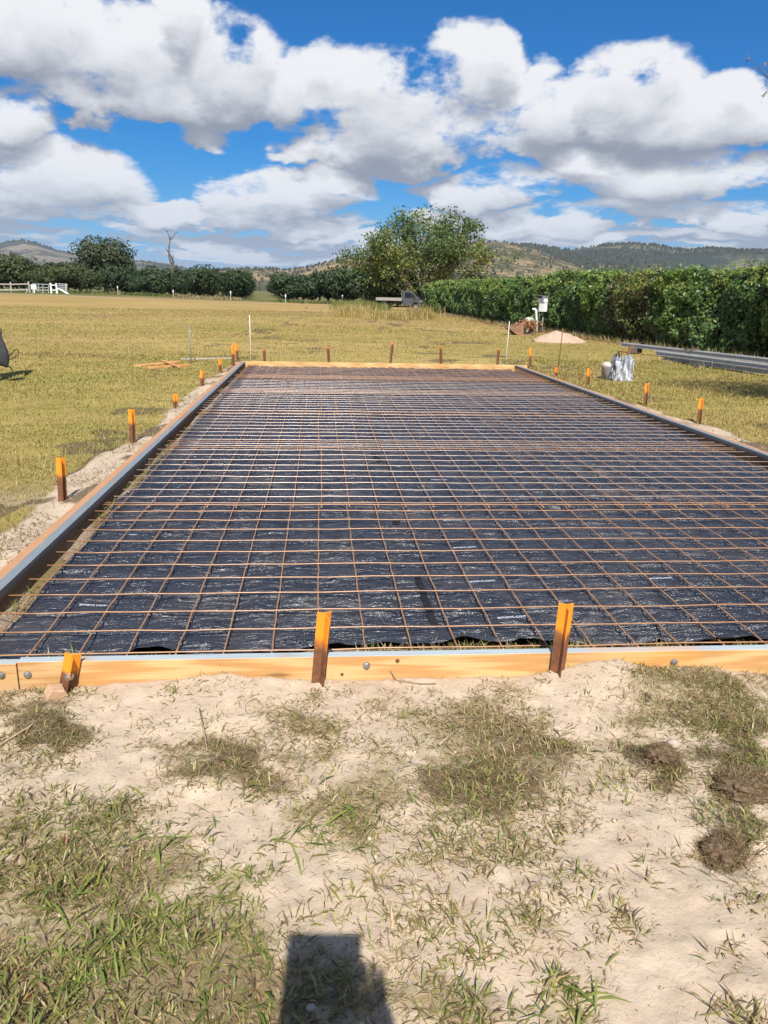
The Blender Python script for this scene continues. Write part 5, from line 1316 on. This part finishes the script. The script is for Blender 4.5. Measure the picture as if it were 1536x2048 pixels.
    for s in 'lr':
        a, t = Vector(J['an' + s]), Vector(J['toe' + s]); heel = a + (a - t).normalized() * .04; z = a.z - .045
        skinned('boot', {'a': (tuple(a + Vector((0, 0, .10))), .058), 'b': (tuple(a), .056), 'h': ((heel.x, heel.y, z + .0), .045), 'm': (tuple((a + t) / 2 + Vector((0, 0, -.012))), .050), 't': (tuple(t + Vector((0, 0, .004))), .044)}, [('a', 'b'), ('b', 'h'), ('b', 'm'), ('m', 't')], 'b', boot, e)
    return e
def std(dx=0):
    J = dict(pelvis=(0, 0, .95), waist=(0, 0, 1.10), chest=(0, .01, 1.33), neck=(0, .0, 1.50), head=(0, -.02, 1.60))
    for s, k in (('l', 1), ('r', -1)):
        J['sh' + s] = (.19 * k, .01, 1.42); J['hip' + s] = (.095 * k, 0, .90); J['kn' + s] = (.11 * k, -.03, .50); J['an' + s] = (.12 * k, .01, .09); J['toe' + s] = (.14 * k, -.17, .045)
        J['el' + s] = (.27 * k, .03, 1.12); J['wr' + s] = (.29 * k, -.06, .87); J['thumb' + s] = (0, -1, .2)
    return J
# the photographer: only the shadow of phone and hands reaches into the picture
J = std()
for s, k in (('l', 1), ('r', -1)):
    J['el' + s] = (.22 * k, -.22, 1.20); J['wr' + s] = (.02, -.46, 1.335) if k > 0 else (-.125, -.47, 1.365); J['hd' + s] = (-.25 * k, -.18, .9); J['thumb' + s] = (-1.0 * k, -.2, .1)
ph = person('person standing behind the camera holding up a phone, seen only as the shadow', (-.05, -.56, float(gz(0, -.56))), math.pi, J, shirt=NAVY, hat=False)
m = MB(); m.box(-.150, .030, -.0045, .0045, -.205, .030, .004); o = m.build('phone', simple('black_phone', (.02, .02, .022), (.03, .03, .03), 5, .25))
o.location = (0, -.018, CAMZ); o.rotation_euler = (R_(-14), 0, -R_(4.6)); tag(o, 'dark phone in an open folio case, seen only as the square shadow at the bottom', 'phone')
# the worker at the left edge, carrying a black bag with dangling straps
pf = G(4, 764); J = std()
J['anl'] = (.14, -.10, .09); J['toel'] = (.19, -.27, .045); J['knl'] = (.13, -.10, .50)
J['ell'] = (.30, .02, 1.13); J['wrl'] = (.335, -.02, .90)
wk = person('person in dark clothes standing at the left edge, a black bag hanging from one hand', (pf[0] - .37, pf[1] + .12, float(gz(pf[0], pf[1]))), R_(35), J)
def hand_bag():
    Y = pf[1] + .05; z, x = ZAT(1, 664, Y); e = empty('black_bag', (x, Y, z)); tag(e, 'black cloth bag with loose straps hanging beside the person at the left edge', 'bag')
    def q(px, py, dy=0): zz, xx = ZAT(px, py, Y); return (xx - x, dy, zz - z)
    n = 14; m = MB(); prof = [(664, -2, 2), (676, -5, 5), (690, -9, 11), (702, -12, 16), (712, -14, 18.5), (720, -12, 18), (726, -6, 17.5), (731, 4, 17), (734, 11, 16)]
    rings = []
    for i, (py, xl, xr_) in enumerate(prof):
        a, b = q(xl, py), q(xr_, py); c = ((a[0] + b[0]) / 2, (a[2] + b[2]) / 2); r = (b[0] - a[0]) / 2
        rings.append([m.b.verts.new((c[0] + r * math.cos(2 * math.pi * k / n), .55 * r * math.sin(2 * math.pi * k / n) * (1 + .2 * math.sin(3 * k + i)), c[1] + .008 * math.sin(5 * k + i))) for k in range(n)])
    for a, b in zip(rings, rings[1:]):
        for k in range(n): m.b.faces.new((a[k], a[(k + 1) % n], b[(k + 1) % n], b[k]))
    m.b.faces.new(rings[0]); m.b.faces.new(rings[-1][::-1]); bmesh.ops.recalc_face_normals(m.b, faces=m.b.faces[:])
    m.build('sack', DARKC, e, True); st = simple('black_strap', (.015, .014, .012), (.03, .027, .02), 30, .8)
    m = MB(); m.tube([q(18, 714, -.02), (q(24, 707))[0:1] + (-.03,) + q(24, 707)[2:], q(30, 701, -.03), q(35, 698, -.03), q(39, 701, -.03), q(38, 707, -.02), q(32, 713, -.02), q(25, 717, -.01), q(18, 719)], .008, 6); m.build('strap', st, e, True)
    m = MB(); m.tube([q(2, 718), q(8, 723, -.02), q(13, 729, -.02), q(17, 732, -.01), q(22, 736), q(26, 742), q(30, 746)], .009, 6); m.build('strap', st, e, True)
    m = MB(); m.tube([q(-6, 728, .02), q(3, 732, .02), q(10, 732, .01), q(17, 731)], .007, 6); m.build('strap', st, e, True)
    m = MB(); m.tube([q(-3, 668), q(-2, 660, -.02), q(1, 656, -.025), q(3, 661, -.02), q(3, 669)], .008, 6); m.build('handle', st, e, True)
hand_bag()

# ------------------------------------------------------------------ feathery tree at the right, only twig ends in view
def near_tree():
    random.seed(3); rg = np.random.default_rng(3); e = empty('feathery_tree', (7.95, 9.0, 0)); tag(e, 'sparse feathery tree at the right whose twig tips reach into the sky', 'tree')
    m = MB(); m.tube([(0, 0, -.1), (.05, 0, 1.4), (-.05, .05, 2.6)], [.13, .10, .08], 8); tips = []
    for i in range(9):
        a = 2 * math.pi * i / 9; r = random.uniform(.9, 1.45); p1 = (math.cos(a) * r * .5, math.sin(a) * r * .5, 3.4 + random.random() * .4); p2 = (math.cos(a) * r, math.sin(a) * r, 3.9 + random.random() * 1.0)
        m.tube([(-.05, .05, 2.5), p1, p2], [.05, .03, .012], 5); tips += [p1, p2]
    # the drooping twig seen at the frame edge
    Y = 10.2
    def q(px, py, dy=0): z, x = ZAT(px, py, Y + dy); return (x - 7.95, Y + dy - 9.0, z)
    m.tube([(-.5, .3, 3.3), q(1580, 230), q(1548, 175), q(1536, 155), q(1527, 145), q(1512, 134), q(1498, 139)], [.03, .018, .011, .008, .006, .004, .002], 5)
    m.tube([q(1522, 140), q(1509, 124), q(1499, 117)], [.004, .003, .0015], 4); m.tube([q(1540, 165), q(1534, 135), q(1530, 125)], [.006, .004, .002], 4); m.tube([q(1548, 178), q(1534, 182), q(1524, 192)], [.006, .004, .002], 4)
    m.build('trunk', BARK, e, True)
    c = [np.array(p) + rg.normal(size=(330, 3)) * np.array([.42, .42, .22]) for p in tips]
    c = np.concatenate(c); col = tint((.06, .09, .03), len(c), .3); sz = np.full(len(c), .13)
    c2, k2 = [], []
    for (px, py, s, n, cc) in ((1498, 116, 3.5, 7, (.30, .16, .15)), (1493, 123, 2.5, 5, (.20, .12, .12)), (1531, 126, 4, 9, (.30, .17, .15)), (1534, 150, 5, 10, (.06, .07, .05)), (1532, 186, 5, 12, (.04, .06, .04)), (1526, 192, 4, 7, (.04, .055, .04)), (1522, 142, 4, 4, (.08, .08, .07)), (1536, 165, 4, 8, (.06, .07, .05))):
        for _ in range(n): c2.append(q(px + rg.normal() * s, py + rg.normal() * s, rg.normal() * .04)); k2.append(cc)
    c = np.concatenate([c, np.array(c2)]); col = np.concatenate([col, np.array(k2)]); sz = np.concatenate([sz, np.full(len(c2), .032)])
    v, t_, k = leaf_cloud(c, unit(rg.normal(size=c.shape)), sz, col, aspect=.3)
    link('crown', np_mesh('crown', v, tris=t_, col=k), LEAF, e)
near_tree()

# ------------------------------------------------------------------ air
def haze():
    m = MB(); m.box(-9500, 9500, -450, 12500, -60, 420); o = m.build('haze', None); mt = bpy.data.materials.new('thin_air'); mt.use_nodes = True; t = mt.node_tree
    t.nodes.remove(t.nodes['Principled BSDF']); v = t.nodes.new('ShaderNodeVolumePrincipled'); v.inputs['Color'].default_value = (.62, .74, .92, 1); v.inputs['Density'].default_value = 6.5e-5; v.inputs['Anisotropy'].default_value = .0
    t.links.new(v.outputs[0], t.nodes['Material Output'].inputs['Volume']); o.data.materials.append(mt); tag(o, kind='stuff')
haze()
